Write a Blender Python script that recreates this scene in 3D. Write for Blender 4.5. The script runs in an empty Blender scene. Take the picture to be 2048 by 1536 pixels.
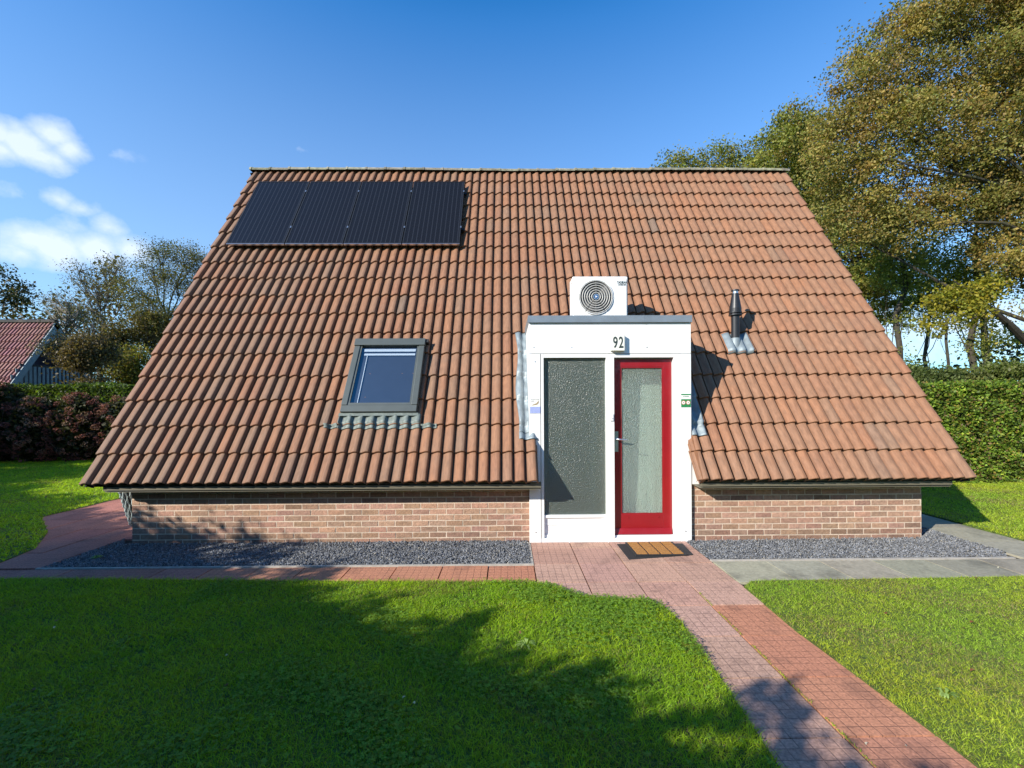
import bpy, math, random
import numpy as np
from mathutils import Vector, Matrix

random.seed(7)
RNG = np.random.default_rng(11)
C = bpy.context.scene.collection
scene = bpy.context.scene

# ------------------------------------------------------------------ camera
cam_d = bpy.data.cameras.new("camera")
cam = bpy.data.objects.new("camera", cam_d)
C.objects.link(cam)
cam.matrix_world = (Matrix.Translation((0, 0, 1.8)) @ Matrix.Rotation(-0.0111, 4, 'Z')
                    @ Matrix.Rotation(math.radians(90), 4, 'X') @ Matrix.Rotation(-0.0048, 4, 'Z'))
cam_d.sensor_fit = 'HORIZONTAL'
cam_d.sensor_width = 36.0
cam_d.lens = 860.0 / 2048.0 * 36.0
cam_d.shift_y = 38.1 / 2048.0
cam_d.clip_start = 0.05
cam_d.clip_end = 2000.0
scene.camera = cam

# ------------------------------------------------------------------ sun, sky
SUN_EL = math.radians(27.0)
SUN_DIR = Vector((-1.32, -1.0, 0.84)).normalized()      # towards the sun
SUN_AZ = math.atan2(SUN_DIR.x, SUN_DIR.y)               # clockwise from +Y
sun_d = bpy.data.lights.new("sun", 'SUN')
sun_d.energy = 4.9
sun_d.angle = math.radians(0.5)
sun_d.color = (1.0, 0.93, 0.82)
sun = bpy.data.objects.new("sun", sun_d)
C.objects.link(sun)
sun.rotation_euler = SUN_DIR.to_track_quat('Z', 'Y').to_euler()
sun.location = (-10, -8, 12)

scene.view_settings.view_transform = 'Standard'
scene.view_settings.look = 'None'
scene.view_settings.gamma = 1.0
scene.view_settings.exposure = 0.65

world = bpy.data.worlds.new("World")
scene.world = world
world.use_nodes = True
wt = world.node_tree
wt.nodes.clear()


def N(t, kind, **kw):
    n = t.nodes.new(kind)
    for k, v in kw.items():
        setattr(n, k, v)
    return n


def L(t, a, ao, b, bi):
    t.links.new(a.outputs[ao], b.inputs[bi])


def math_node(t, op, a, b=None, clamp=False):
    n = N(t, 'ShaderNodeMath', operation=op, use_clamp=clamp)
    for i, v in enumerate((a, b)):
        if v is None:
            continue
        if isinstance(v, (int, float)):
            n.inputs[i].default_value = v
        else:
            t.links.new(v, n.inputs[i])
    return n.outputs[0]


sky = N(wt, 'ShaderNodeTexSky', sky_type='NISHITA')
sky.sun_disc = False
sky.sun_elevation = SUN_EL
sky.sun_rotation = SUN_AZ
sky.air_density = 1.0
sky.dust_density = 0.1
sky.ozone_density = 2.0
hsv = N(wt, 'ShaderNodeHueSaturation')
hsv.inputs['Saturation'].default_value = 1.22
hsv.inputs['Value'].default_value = 1.0
L(wt, sky, 0, hsv, 'Color')
tc = N(wt, 'ShaderNodeTexCoord')
cn = N(wt, 'ShaderNodeTexNoise')
cn.inputs['Scale'].default_value = 22.0
cn.inputs['Detail'].default_value = 8.0
cn.inputs['Roughness'].default_value = 0.6
mpc = N(wt, 'ShaderNodeMapping')
mpc.inputs['Scale'].default_value = (1.0, 1.0, 1.2)
L(wt, tc, 'Generated', mpc, 'Vector')
L(wt, mpc, 'Vector', cn, 'Vector')
cloud_sum = None
# direction, horizontal radius, vertical radius, strength

def pdir(u, v):
    return Vector(((u - 1024) / 860 + 0.011, 1.0, -(v - 806) / 860)).normalized()


CLOUDS = [(pdir(*c[:2]), c[2], c[2] * c[3], c[4]) for c in
          [(10, 268, .030, .8, 1.0), (62, 290, .036, .8, 1.15), (118, 270, .030, .8, 1.1), (150, 300, .026, .8, 1.0), (95, 312, .034, .6, 1.0), (20, 300, .03, .7, .9),
           (130, 400, .024, .6, .6), (175, 418, .024, .6, .65), (225, 452, .028, .7, .8), (75, 478, .036, .7, 1.05), (130, 500, .044, .7, 1.15),
           (205, 500, .044, .7, 1.15), (265, 500, .034, .7, 1.0), (55, 505, .034, .6, .8), (160, 455, .03, .6, .6), (40, 385, .03, .6, .28), (240, 305, .03, .35, .2),
           (600, 297, .014, .5, .24)]]
CLOUDS += [((0.73, 0.67, 0.12), 0.20, 0.075, 0.85), ((0.60, 0.78, 0.10), 0.22, 0.06, 0.6),
           ((0.3, -0.8, 0.3), 0.4, 0.10, 1.0), ((-0.9, -0.2, 0.35), 0.3, 0.08, 1.0)]
for d, rh, rv, st in CLOUDS:
    d = Vector(d).normalized()
    sub = N(wt, 'ShaderNodeVectorMath', operation='SUBTRACT')
    L(wt, tc, 'Generated', sub, 0)
    sub.inputs[1].default_value = d
    mul = N(wt, 'ShaderNodeVectorMath', operation='MULTIPLY')
    L(wt, sub, 0, mul, 0)
    mul.inputs[1].default_value = (1 / rh, 1 / rh, 1 / rv)
    ln = N(wt, 'ShaderNodeVectorMath', operation='LENGTH')
    L(wt, mul, 0, ln, 0)
    m = math_node(wt, 'SUBTRACT', 1.4, ln.outputs['Value'])
    m = math_node(wt, 'MAXIMUM', m, 0.0)
    m = math_node(wt, 'MULTIPLY', m, st)
    cloud_sum = m if cloud_sum is None else math_node(wt, 'MAXIMUM', cloud_sum, m)
nz = math_node(wt, 'SUBTRACT', cn.outputs['Fac'], 0.5)
nz = math_node(wt, 'MULTIPLY', nz, 1.6)
cs = math_node(wt, 'ADD', cloud_sum, nz)
gate = math_node(wt, 'MULTIPLY', cloud_sum, 6.0, clamp=True)
cs = math_node(wt, 'SUBTRACT', cs, 0.22)
cs = math_node(wt, 'MULTIPLY', cs, 1.0, clamp=True)
cs = math_node(wt, 'MULTIPLY', cs, gate, clamp=True)
cs = math_node(wt, 'MULTIPLY', cs, 0.74, clamp=True)
skm = N(wt, 'ShaderNodeVectorMath', operation='MULTIPLY')
skm.inputs[1].default_value = (0.36, 1.36, 1.82)
L(wt, hsv, 'Color', skm, 0)
# thin pale air towards the horizon
sxyz = N(wt, 'ShaderNodeSeparateXYZ')
tc0 = N(wt, 'ShaderNodeTexCoord')
L(wt, tc0, 'Generated', sxyz, 0)
hz = math_node(wt, 'SUBTRACT', 0.70, sxyz.outputs['Z'])
hz = math_node(wt, 'MULTIPLY', hz, 1.05, clamp=True)
hz = math_node(wt, 'MINIMUM', hz, 0.62)
hmix = N(wt, 'ShaderNodeMixRGB')
hmix.inputs['Color2'].default_value = (4.1, 4.8, 5.9, 1)
wt.links.new(hz, hmix.inputs['Fac'])
# deeper blue overhead, as in a dry autumn sky
zd = math_node(wt, 'SUBTRACT', sxyz.outputs['Z'], 0.66)
zd = math_node(wt, 'MULTIPLY', zd, 2.6, clamp=True)
zd = math_node(wt, 'MULTIPLY', zd, -0.62)
zd = math_node(wt, 'ADD', zd, 1.0)
zsc = N(wt, 'ShaderNodeVectorMath', operation='SCALE')
L(wt, skm, 0, zsc, 0)
wt.links.new(zd, zsc.inputs['Scale'])
L(wt, zsc, 0, hmix, 'Color1')
cmix = N(wt, 'ShaderNodeMixRGB')
cmix.inputs['Color2'].default_value = (6.6, 7.2, 8.0, 1)
wt.links.new(cs, cmix.inputs['Fac'])
L(wt, hmix, 0, cmix, 'Color1')
bg = N(wt, 'ShaderNodeBackground')
bg.inputs['Strength'].default_value = 0.100
L(wt, cmix, 'Color', bg, 'Color')
wo = N(wt, 'ShaderNodeOutputWorld')
L(wt, bg, 0, wo, 'Surface')

# ------------------------------------------------------------------ helpers


class MB:
    """collects faces, builds one mesh object"""

    def __init__(self):
        self.v = []
        self.f = []
        self.t = []          # tint per face (rgb)
        self.cur = (1, 1, 1)

    def add(self, vs, fs, tint=None):
        b = len(self.v)
        self.v += [tuple(p) for p in vs]
        for f in fs:
            self.f.append(tuple(b + i for i in f))
            self.t.append(tint or self.cur)
        return self

    def box(self, x0, x1, y0, y1, z0, z1, tint=None, M=None, j=0.0):
        vs = [(x, y, z) for x in (x0, x1) for y in (y0, y1) for z in (z0, z1)]
        if j:
            vs = [tuple(c + random.uniform(-j, j) for c in p) for p in vs]
        if M is not None:
            vs = [tuple(M @ Vector(p)) for p in vs]
        fs = [(0, 1, 3, 2), (4, 6, 7, 5), (0, 4, 5, 1), (2, 3, 7, 6), (0, 2, 6, 4), (1, 5, 7, 3)]
        return self.add(vs, fs, tint)

    def tube(self, pts, rs, n=8, tint=None, cap=True):
        pts = [Vector(p) for p in pts]
        if isinstance(rs, (int, float)):
            rs = [rs] * len(pts)
        vs = []
        for i, p in enumerate(pts):
            d = (pts[min(i + 1, len(pts) - 1)] - pts[max(i - 1, 0)])
            d = d.normalized() if d.length > 1e-9 else Vector((0, 0, 1))
            a = Vector((1, 0, 0)) if abs(d.x) < 0.8 else Vector((0, 1, 0))
            u = d.cross(a).normalized()
            w = d.cross(u)
            for k in range(n):
                an = 2 * math.pi * k / n
                vs.append(p + (u * math.cos(an) + w * math.sin(an)) * rs[i])
        fs = []
        for i in range(len(pts) - 1):
            for k in range(n):
                a, b = i * n + k, i * n + (k + 1) % n
                fs.append((a, b, b + n, a + n))
        if cap:
            fs.append(tuple(range(n - 1, -1, -1)))
            fs.append(tuple((len(pts) - 1) * n + k for k in range(n)))
        return self.add(vs, fs, tint)

    def prism(self, poly, z0, z1, tint=None, M=None):
        n = len(poly)
        vs = [(x, y, z0) for x, y in poly] + [(x, y, z1) for x, y in poly]
        if M is not None:
            vs = [tuple(M @ Vector(p)) for p in vs]
        fs = [tuple(range(n - 1, -1, -1)), tuple(range(n, 2 * n))]
        fs += [(i, (i + 1) % n, n + (i + 1) % n, n + i) for i in range(n)]
        return self.add(vs, fs, tint)

    def build(self, name, mat, parent=None, smooth=False, bevel=0.0):
        me = bpy.data.meshes.new(name)
        loc = Vector((0, 0, 0))
        if parent is not None:
            loc = world_loc(parent)
        v = [tuple(Vector(p) - loc) for p in self.v] if loc.length > 0 else self.v
        me.from_pydata(v, [], self.f)
        if any(t != (1, 1, 1) for t in self.t):
            at = me.attributes.new("tint", 'FLOAT_COLOR', 'CORNER')
            buf = np.ones((len(me.loops), 4), np.float32)
            i = 0
            for f, t in zip(self.f, self.t):
                buf[i:i + len(f), :3] = t
                i += len(f)
            at.data.foreach_set('color', buf.ravel())
        me.materials.append(mat)
        if smooth:
            me.polygons.foreach_set('use_smooth', [True] * len(me.polygons))
        o = bpy.data.objects.new(name, me)
        C.objects.link(o)
        if parent is not None:
            o.parent = parent
        if bevel:
            bm = o.modifiers.new("bevel", 'BEVEL')
            bm.width = bevel
            bm.segments = 2
            bm.limit_method = 'ANGLE'
        return o


def world_loc(o):
    l = Vector((0, 0, 0))
    while o is not None:
        l = l + Vector(o.location)
        o = o.parent
    return l


def np_mesh(name, verts, nper, mat, parent=None, tint=None, smooth=False):
    """verts (n, nper, 3): n faces of nper corners"""
    n = verts.shape[0]
    loc = np.array(world_loc(parent)) if parent is not None else np.zeros(3)
    me = bpy.data.meshes.new(name)
    me.vertices.add(n * nper)
    me.vertices.foreach_set('co', (verts.reshape(-1, 3) - loc).astype(np.float32).ravel())
    me.loops.add(n * nper)
    me.loops.foreach_set('vertex_index', np.arange(n * nper, dtype=np.int32))
    me.polygons.add(n)
    me.polygons.foreach_set('loop_start', np.arange(0, n * nper, nper, dtype=np.int32))
    try:
        me.polygons.foreach_set('loop_total', np.full(n, nper, dtype=np.int32))
    except Exception:
        pass
    if tint is not None:
        at = me.attributes.new("tint", 'FLOAT_COLOR', 'POINT')
        b = np.ones((n, nper, 4), np.float32)
        b[:, :, :3] = tint[:, None, :]
        at.data.foreach_set('color', b.ravel())
    me.update(calc_edges=True)
    me.materials.append(mat)
    o = bpy.data.objects.new(name, me)
    C.objects.link(o)
    if parent is not None:
        o.parent = parent
    return o


def thing(name, label, cat, loc=(0, 0, 0), group=None):
    o = bpy.data.objects.new(name, None)
    o.empty_display_size = 0.2
    C.objects.link(o)
    o.location = loc
    return tag(o, label, cat, group)


def tag(o, label=None, cat=None, group=None, kind=None):
    if label:
        o['label'] = label
    if cat:
        o['category'] = cat
    if group:
        o['group'] = group
    if kind:
        o['kind'] = kind
    return o


def sub(name, loc_parent, loc=None):
    pass


# ------------------------------------------------------------------ materials

def new_mat(name):
    m = bpy.data.materials.new(name)
    m.use_nodes = True
    t = m.node_tree
    p = t.nodes['Principled BSDF']
    return m, t, p


def plain(name, col, rough=0.6, metal=0.0, var=0.06, scale=8.0, bump=0.0, bscale=60.0, tint=False, spec=0.5, stain=None, sscale=3.0, coat=0.0):
    m, t, p = new_mat(name)
    p.inputs['Roughness'].default_value = rough
    p.inputs['Metallic'].default_value = metal
    p.inputs['Specular IOR Level'].default_value = spec
    if coat:
        p.inputs['Coat Weight'].default_value = coat
    tcn = N(t, 'ShaderNodeTexCoord')
    nz = N(t, 'ShaderNodeTexNoise')
    nz.inputs['Scale'].default_value = scale
    nz.inputs['Detail'].default_value = 6
    L(t, tcn, 'Object', nz, 'Vector')
    rmp = N(t, 'ShaderNodeMapRange')
    rmp.inputs['From Min'].default_value = 0.3
    rmp.inputs['From Max'].default_value = 0.7
    rmp.inputs['To Min'].default_value = 1 - var
    rmp.inputs['To Max'].default_value = 1 + var
    L(t, nz, 'Fac', rmp, 'Value')
    mul = N(t, 'ShaderNodeVectorMath', operation='SCALE')
    mul.inputs[0].default_value = col[:3]
    L(t, rmp, 0, mul, 'Scale')
    last = mul.outputs[0]
    if tint:
        at = N(t, 'ShaderNodeAttribute', attribute_name='tint')
        mm = N(t, 'ShaderNodeVectorMath', operation='MULTIPLY')
        t.links.new(last, mm.inputs[0])
        L(t, at, 'Color', mm, 1)
        last = mm.outputs[0]
    if stain:
        n2 = N(t, 'ShaderNodeTexNoise')
        n2.inputs['Scale'].default_value = sscale
        n2.inputs['Detail'].default_value = 9
        n2.inputs['Roughness'].default_value = 0.65
        L(t, tcn, 'Object', n2, 'Vector')
        r2 = N(t, 'ShaderNodeMapRange')
        r2.inputs['From Min'].default_value = 0.5
        r2.inputs['From Max'].default_value = 0.72
        r2.inputs['To Max'].default_value = stain[3]
        L(t, n2, 'Fac', r2, 'Value')
        mx = N(t, 'ShaderNodeMixRGB')
        mx.inputs['Color2'].default_value = (*stain[:3], 1)
        L(t, r2, 0, mx, 'Fac')
        t.links.new(last, mx.inputs['Color1'])
        last = mx.outputs[0]
    t.links.new(last, p.inputs['Base Color'])
    if bump:
        n3 = N(t, 'ShaderNodeTexNoise')
        n3.inputs['Scale'].default_value = bscale
        n3.inputs['Detail'].default_value = 6
        L(t, tcn, 'Object', n3, 'Vector')
        b = N(t, 'ShaderNodeBump')
        b.inputs['Strength'].default_value = bump
        b.inputs['Distance'].default_value = 0.01
        L(t, n3, 'Fac', b, 'Height')
        L(t, b, 0, p, 'Normal')
    return m


def leaf_mat(name, transl=0.35, rough=0.55, sat=1.0):
    m, t, p = new_mat(name)
    at = N(t, 'ShaderNodeAttribute', attribute_name='tint')
    p.inputs['Roughness'].default_value = rough
    p.inputs['Specular IOR Level'].default_value = 0.35
    L(t, at, 'Color', p, 'Base Color')
    tr = N(t, 'ShaderNodeBsdfTranslucent')
    sc = N(t, 'ShaderNodeVectorMath', operation='MULTIPLY')
    sc.inputs[1].default_value = (1.25, 1.25, 0.6)
    L(t, at, 'Color', sc, 0)
    L(t, sc, 0, tr, 'Color')
    mx = N(t, 'ShaderNodeMixShader')
    mx.inputs[0].default_value = transl
    out = t.nodes['Material Output']
    L(t, p, 0, mx, 1)
    L(t, tr, 0, mx, 2)
    L(t, mx, 0, out, 'Surface')
    return m


def tile_mat(name, base, dirt=True):
    """weathered clay roof tile, multiplied by a tint per tile"""
    m, t, p = new_mat(name)
    p.inputs['Roughness'].default_value = 0.62
    p.inputs['Specular IOR Level'].default_value = 0.35
    at = N(t, 'ShaderNodeAttribute', attribute_name='tint')
    tcn = N(t, 'ShaderNodeTexCoord')
    mp = N(t, 'ShaderNodeMapping')
    mp.inputs['Scale'].default_value = (22, 5, 5)
    L(t, tcn, 'Object', mp, 'Vector')
    n1 = N(t, 'ShaderNodeTexNoise')
    n1.inputs['Scale'].default_value = 1.6
    n1.inputs['Detail'].default_value = 8
    n1.inputs['Roughness'].default_value = 0.65
    L(t, mp, 0, n1, 'Vector')
    cr = N(t, 'ShaderNodeValToRGB')
    cr.color_ramp.elements[0].position = 0.3
    cr.color_ramp.elements[0].color = (*[c * 0.72 for c in base], 1)
    cr.color_ramp.elements[1].position = 0.68
    cr.color_ramp.elements[1].color = (*[min(1, c * 1.2) for c in base], 1)
    L(t, n1, 'Fac', cr, 'Fac')
    mm = N(t, 'ShaderNodeVectorMath', operation='MULTIPLY')
    L(t, cr, 0, mm, 0)
    L(t, at, 'Color', mm, 1)
    # pale lichen bloom
    n2 = N(t, 'ShaderNodeTexNoise')
    n2.inputs['Scale'].default_value = 2.2
    n2.inputs['Detail'].default_value = 10
    n2.inputs['Roughness'].default_value = 0.7
    L(t, tcn, 'Object', n2, 'Vector')
    r2 = N(t, 'ShaderNodeMapRange')
    r2.inputs['From Min'].default_value = 0.48
    r2.inputs['From Max'].default_value = 0.75
    r2.inputs['To Max'].default_value = 0.38
    L(t, n2, 'Fac', r2, 'Value')
    mx = N(t, 'ShaderNodeMixRGB')
    mx.inputs['Color2'].default_value = (0.20, 0.14, 0.10, 1)
    L(t, r2, 0, mx, 'Fac')
    L(t, mm, 0, mx, 'Color1')
    L(t, mx, 0, p, 'Base Color')
    n3 = N(t, 'ShaderNodeTexNoise')
    n3.inputs['Scale'].default_value = 90
    n3.inputs['Detail'].default_value = 4
    L(t, tcn, 'Object', n3, 'Vector')
    b = N(t, 'ShaderNodeBump')
    b.inputs['Strength'].default_value = 0.25
    b.inputs['Distance'].default_value = 0.004
    L(t, n3, 'Fac', b, 'Height')
    L(t, b, 0, p, 'Normal')
    return m


def slab_mat(name, base, cell=0.5 / 7, x0=0.286, y0=4.77, groove=0.55, dark=(0.05, 0.03, 0.03)):
    """paving slab with a pressed grid of little squares"""
    m, t, p = new_mat(name)
    p.inputs['Roughness'].default_value = 0.85
    p.inputs['Specular IOR Level'].default_value = 0.25
    at = N(t, 'ShaderNodeAttribute', attribute_name='tint')
    tcn = N(t, 'ShaderNodeTexCoord')
    n1 = N(t, 'ShaderNodeTexNoise')
    n1.inputs['Scale'].default_value = 70
    n1.inputs['Detail'].default_value = 5
    L(t, tcn, 'Object', n1, 'Vector')
    cr = N(t, 'ShaderNodeValToRGB')
    cr.color_ramp.elements[0].position = 0.3
    cr.color_ramp.elements[0].color = (*[c * 0.68 for c in base], 1)
    cr.color_ramp.elements[1].position = 0.7
    cr.color_ramp.elements[1].color = (*[min(1, c * 1.3) for c in base], 1)
    L(t, n1, 'Fac', cr, 'Fac')
    mm = N(t, 'ShaderNodeVectorMath', operation='MULTIPLY')
    L(t, cr, 0, mm, 0)
    L(t, at, 'Color', mm, 1)
    # grid
    sx = N(t, 'ShaderNodeSeparateXYZ')
    L(t, tcn, 'Object', sx, 0)
    lines = None
    for ax, o0 in (('X', x0), ('Y', y0)):
        v = math_node(t, 'SUBTRACT', sx.outputs[ax], o0)
        v = math_node(t, 'DIVIDE', v, cell)
        v = math_node(t, 'ADD', v, 100.0)
        v = math_node(t, 'FRACT', v)
        v = math_node(t, 'SUBTRACT', v, 0.5)
        v = math_node(t, 'ABSOLUTE', v)
        v = math_node(t, 'SUBTRACT', v, 0.445)
        v = math_node(t, 'MULTIPLY', v, 30.0, clamp=True)
        lines = v if lines is None else math_node(t, 'MAXIMUM', lines, v)
    n2 = N(t, 'ShaderNodeTexNoise')
    n2.inputs['Scale'].default_value = 6
    n2.inputs['Detail'].default_value = 7
    L(t, tcn, 'Object', n2, 'Vector')
    r2 = N(t, 'ShaderNodeMapRange')
    r2.inputs['From Min'].default_value = 0.35
    r2.inputs['From Max'].default_value = 0.62
    r2.inputs['To Min'].default_value = 0.08
    r2.inputs['To Max'].default_value = groove
    L(t, n2, 'Fac', r2, 'Value')
    lf = math_node(t, 'MULTIPLY', lines, r2.outputs[0])
    mx = N(t, 'ShaderNodeMixRGB')
    mx.inputs['Color2'].default_value = (*dark, 1)
    t.links.new(lf, mx.inputs['Fac'])
    L(t, mm, 0, mx, 'Color1')
    # dirt patches
    n4 = N(t, 'ShaderNodeTexNoise')
    n4.inputs['Scale'].default_value = 2.6
    n4.inputs['Detail'].default_value = 9
    n4.inputs['Roughness'].default_value = 0.68
    L(t, tcn, 'Object', n4, 'Vector')
    r4 = N(t, 'ShaderNodeMapRange')
    r4.inputs['From Min'].default_value = 0.52
    r4.inputs['From Max'].default_value = 0.75
    r4.inputs['To Max'].default_value = 0.6
    L(t, n4, 'Fac', r4, 'Value')
    mx2 = N(t, 'ShaderNodeMixRGB')
    mx2.inputs['Color2'].default_value = (0.075, 0.05, 0.045, 1)
    L(t, r4, 0, mx2, 'Fac')
    L(t, mx, 0, mx2, 'Color1')
    L(t, mx2, 0, p, 'Base Color')
    b = N(t, 'ShaderNodeBump')
    b.inputs['Strength'].default_value = 0.6
    b.inputs['Distance'].default_value = 0.004
    h = math_node(t, 'MULTIPLY', lines, -1.0)
    h2 = math_node(t, 'MULTIPLY', n1.outputs['Fac'], 0.5)
    h = math_node(t, 'ADD', h, h2)
    t.links.new(h, b.inputs['Height'])
    L(t, b, 0, p, 'Normal')
    return m


def glass_mat(name, tintc, frost=0.3, bscale=90, bstr=0.5, rough=0.08, milk=(0.5, 0.6, 0.55), dist=0.01):
    """patterned pane: lets light through, a milky scattering share and a bumped reflection"""
    m, t, p = new_mat(name)
    out = t.nodes['Material Output']
    t.nodes.remove(p)
    tcn = N(t, 'ShaderNodeTexCoord')
    vo = N(t, 'ShaderNodeTexVoronoi')
    vo.inputs['Scale'].default_value = bscale
    L(t, tcn, 'Object', vo, 'Vector')
    n = N(t, 'ShaderNodeTexNoise')
    n.inputs['Scale'].default_value = bscale * 0.8
    n.inputs['Detail'].default_value = 3
    L(t, tcn, 'Object', n, 'Vector')
    hh = math_node(t, 'ADD', vo.outputs['Distance'], n.outputs['Fac'])
    b = N(t, 'ShaderNodeBump')
    b.inputs['Strength'].default_value = bstr
    b.inputs['Distance'].default_value = dist
    t.links.new(hh, b.inputs['Height'])
    tr = N(t, 'ShaderNodeBsdfTransparent')
    tr.inputs[0].default_value = (*tintc, 1)
    tl = N(t, 'ShaderNodeBsdfTranslucent')
    tl.inputs[0].default_value = (*milk, 1)
    L(t, b, 0, tl, 'Normal')
    df = N(t, 'ShaderNodeBsdfDiffuse')
    df.inputs[0].default_value = (*milk, 1)
    L(t, b, 0, df, 'Normal')
    m0 = N(t, 'ShaderNodeMixShader')
    m0.inputs[0].default_value = 0.7
    L(t, tl, 0, m0, 1)
    L(t, df, 0, m0, 2)
    m1 = N(t, 'ShaderNodeMixShader')
    m1.inputs[0].default_value = frost
    rf = N(t, 'ShaderNodeBsdfRefraction')
    rf.inputs['Color'].default_value = (*tintc, 1)
    rf.inputs['Roughness'].default_value = 0.5
    rf.inputs['IOR'].default_value = 1.06
    L(t, b, 0, rf, 'Normal')
    mr = N(t, 'ShaderNodeMixShader')
    mr.inputs[0].default_value = 0.45
    L(t, tr, 0, mr, 1)
    L(t, rf, 0, mr, 2)
    L(t, mr, 0, m1, 1)
    L(t, m0, 0, m1, 2)
    gl = N(t, 'ShaderNodeBsdfGlossy')
    gl.inputs['Roughness'].default_value = rough
    L(t, b, 0, gl, 'Normal')
    fr = N(t, 'ShaderNodeFresnel')
    fr.inputs['IOR'].default_value = 1.5
    L(t, b, 0, fr, 'Normal')
    gm = N(t, 'ShaderNodeNewGeometry')
    ex = math_node(t, 'MULTIPLY_ADD', gm.outputs['Backfacing'], -2.0)
    ex.node.inputs[2].default_value = 1.0
    t.links.new(math_node(t, 'POWER', 1.5, ex), fr.inputs['IOR'])      # same pane from both sides
    fa = math_node(t, 'MULTIPLY', fr.outputs[0], 1.5, clamp=True)
    m2 = N(t, 'ShaderNodeMixShader')
    t.links.new(fa, m2.inputs[0])
    L(t, m1, 0, m2, 1)
    L(t, gl, 0, m2, 2)
    L(t, m2, 0, out, 'Surface')
    return m


M_tile = tile_mat("roof_tile", (0.255, 0.124, 0.068))
M_tile_far = tile_mat("roof_tile_neighbour", (0.24, 0.095, 0.085))
M_ridge = plain("ridge_tile", (0.27, 0.25, 0.19), 0.85, var=0.35, scale=14, bump=0.4, stain=(0.09, 0.10, 0.055, 0.8), sscale=5, tint=True)
M_brick = plain("brick", (0.38, 0.225, 0.158), 0.85, var=0.22, scale=30, bump=0.7, bscale=70, tint=True, stain=(0.14, 0.11, 0.08, 0.35), sscale=2.2)
M_mortar = plain("mortar", (0.62, 0.50, 0.39), 0.9, var=0.12, scale=25, bump=0.5, bscale=120, stain=(0.22, 0.18, 0.11, 0.5), sscale=2.0)
M_white = plain("white_paint", (0.80, 0.80, 0.79), 0.38, var=0.025, scale=3, bump=0.05, bscale=25, stain=(0.70, 0.71, 0.69, 0.2), sscale=9)
M_cream = plain("cream_board", (0.13, 0.118, 0.085), 0.6, var=0.1, scale=6)
M_trim = plain("grey_roof_trim", (0.27, 0.31, 0.345), 0.35, metal=0.4, var=0.12, scale=5)
M_lead = plain("lead_flashing", (0.22, 0.265, 0.285), 0.5, metal=0.2, var=0.25, scale=9, bump=0.6, bscale=14, stain=(0.16, 0.2, 0.22, 0.7), sscale=9)
M_leadg = plain("green_flashing", (0.15, 0.18, 0.165), 0.6, metal=0.2, var=0.25, scale=20, bump=0.3, bscale=30, stain=(0.12, 0.15, 0.12, 0.7), sscale=12)
M_red = plain("red_paint", (0.27, 0.008, 0.014), 0.28, var=0.06, scale=4, coat=0.3)
M_steel = plain("brushed_metal", (0.6, 0.62, 0.64), 0.3, metal=0.9)
M_darkm = plain("dark_metal", (0.02, 0.022, 0.026), 0.42, metal=0.2, var=0.15)
M_frame = plain("grey_window_frame", (0.105, 0.12, 0.112), 0.42, metal=0.3, var=0.06)
M_blackr = plain("black_rubber", (0.02, 0.021, 0.022), 0.75, var=0.2, scale=20)
M_cells = None
M_dark = plain("dark_void", (0.012, 0.012, 0.014), 0.9)
M_inner = plain("hall_plaster", (0.80, 0.82, 0.78), 0.8)
M_green = plain("sign_green", (0.02, 0.22, 0.07), 0.5)
M_lblue = plain("sticker_blue", (0.33, 0.39, 0.68), 0.5, var=0.1, scale=40)
M_tan = plain("coir", (0.42, 0.20, 0.055), 0.95, var=0.45, scale=150, bump=0.8, bscale=250)
M_wood = plain("bark", (0.045, 0.037, 0.026), 0.9, var=0.4, scale=12, bump=0.8, bscale=40, stain=(0.045, 0.06, 0.022, 0.7), sscale=2.5)
M_twig = plain("twig_bark", (0.16, 0.135, 0.10), 0.9, var=0.3, scale=10)
M_stone = plain("gravel_stone", (1, 1, 1), 0.7, var=0.15, scale=60, tint=True)
M_leaf = leaf_mat("leaf", 0.42)
M_grass = leaf_mat("grass_blade", 0.52, rough=0.5)
M_hyd = leaf_mat("dry_flower", 0.25, rough=0.9)
M_lawn = plain("lawn_turf", (0.075, 0.12, 0.016), 0.95, var=0.5, scale=20, bump=0.6, bscale=80, stain=(0.055, 0.05, 0.016, 0.6), sscale=1.5)
M_soil = plain("garden_soil", (0.035, 0.027, 0.018), 0.95, var=0.3, scale=10)
M_ground = plain("ground_grass", (0.05, 0.085, 0.018), 0.95, var=0.4, scale=0.6)
M_conc = plain("concrete_slab", (0.34, 0.315, 0.24), 0.85, var=0.16, scale=30, bump=0.3, bscale=120, tint=True, stain=(0.115, 0.11, 0.085, 0.8), sscale=2.2)
M_kerb = plain("kerb_concrete", (0.40, 0.37, 0.32), 0.85, var=0.2, scale=12)
M_slab = slab_mat("red_slab", (0.53, 0.25, 0.20))
M_wicker = plain("pale_strand", (0.45, 0.52, 0.50), 0.6, var=0.3, scale=30)
M_black = plain("print_black", (0.03, 0.045, 0.045), 0.5)
M_blue = plain("badge_blue", (0.02, 0.10, 0.26), 0.4)
M_bluegrey = plain("neighbour_paint", (0.24, 0.30, 0.33), 0.6, var=0.1)


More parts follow.
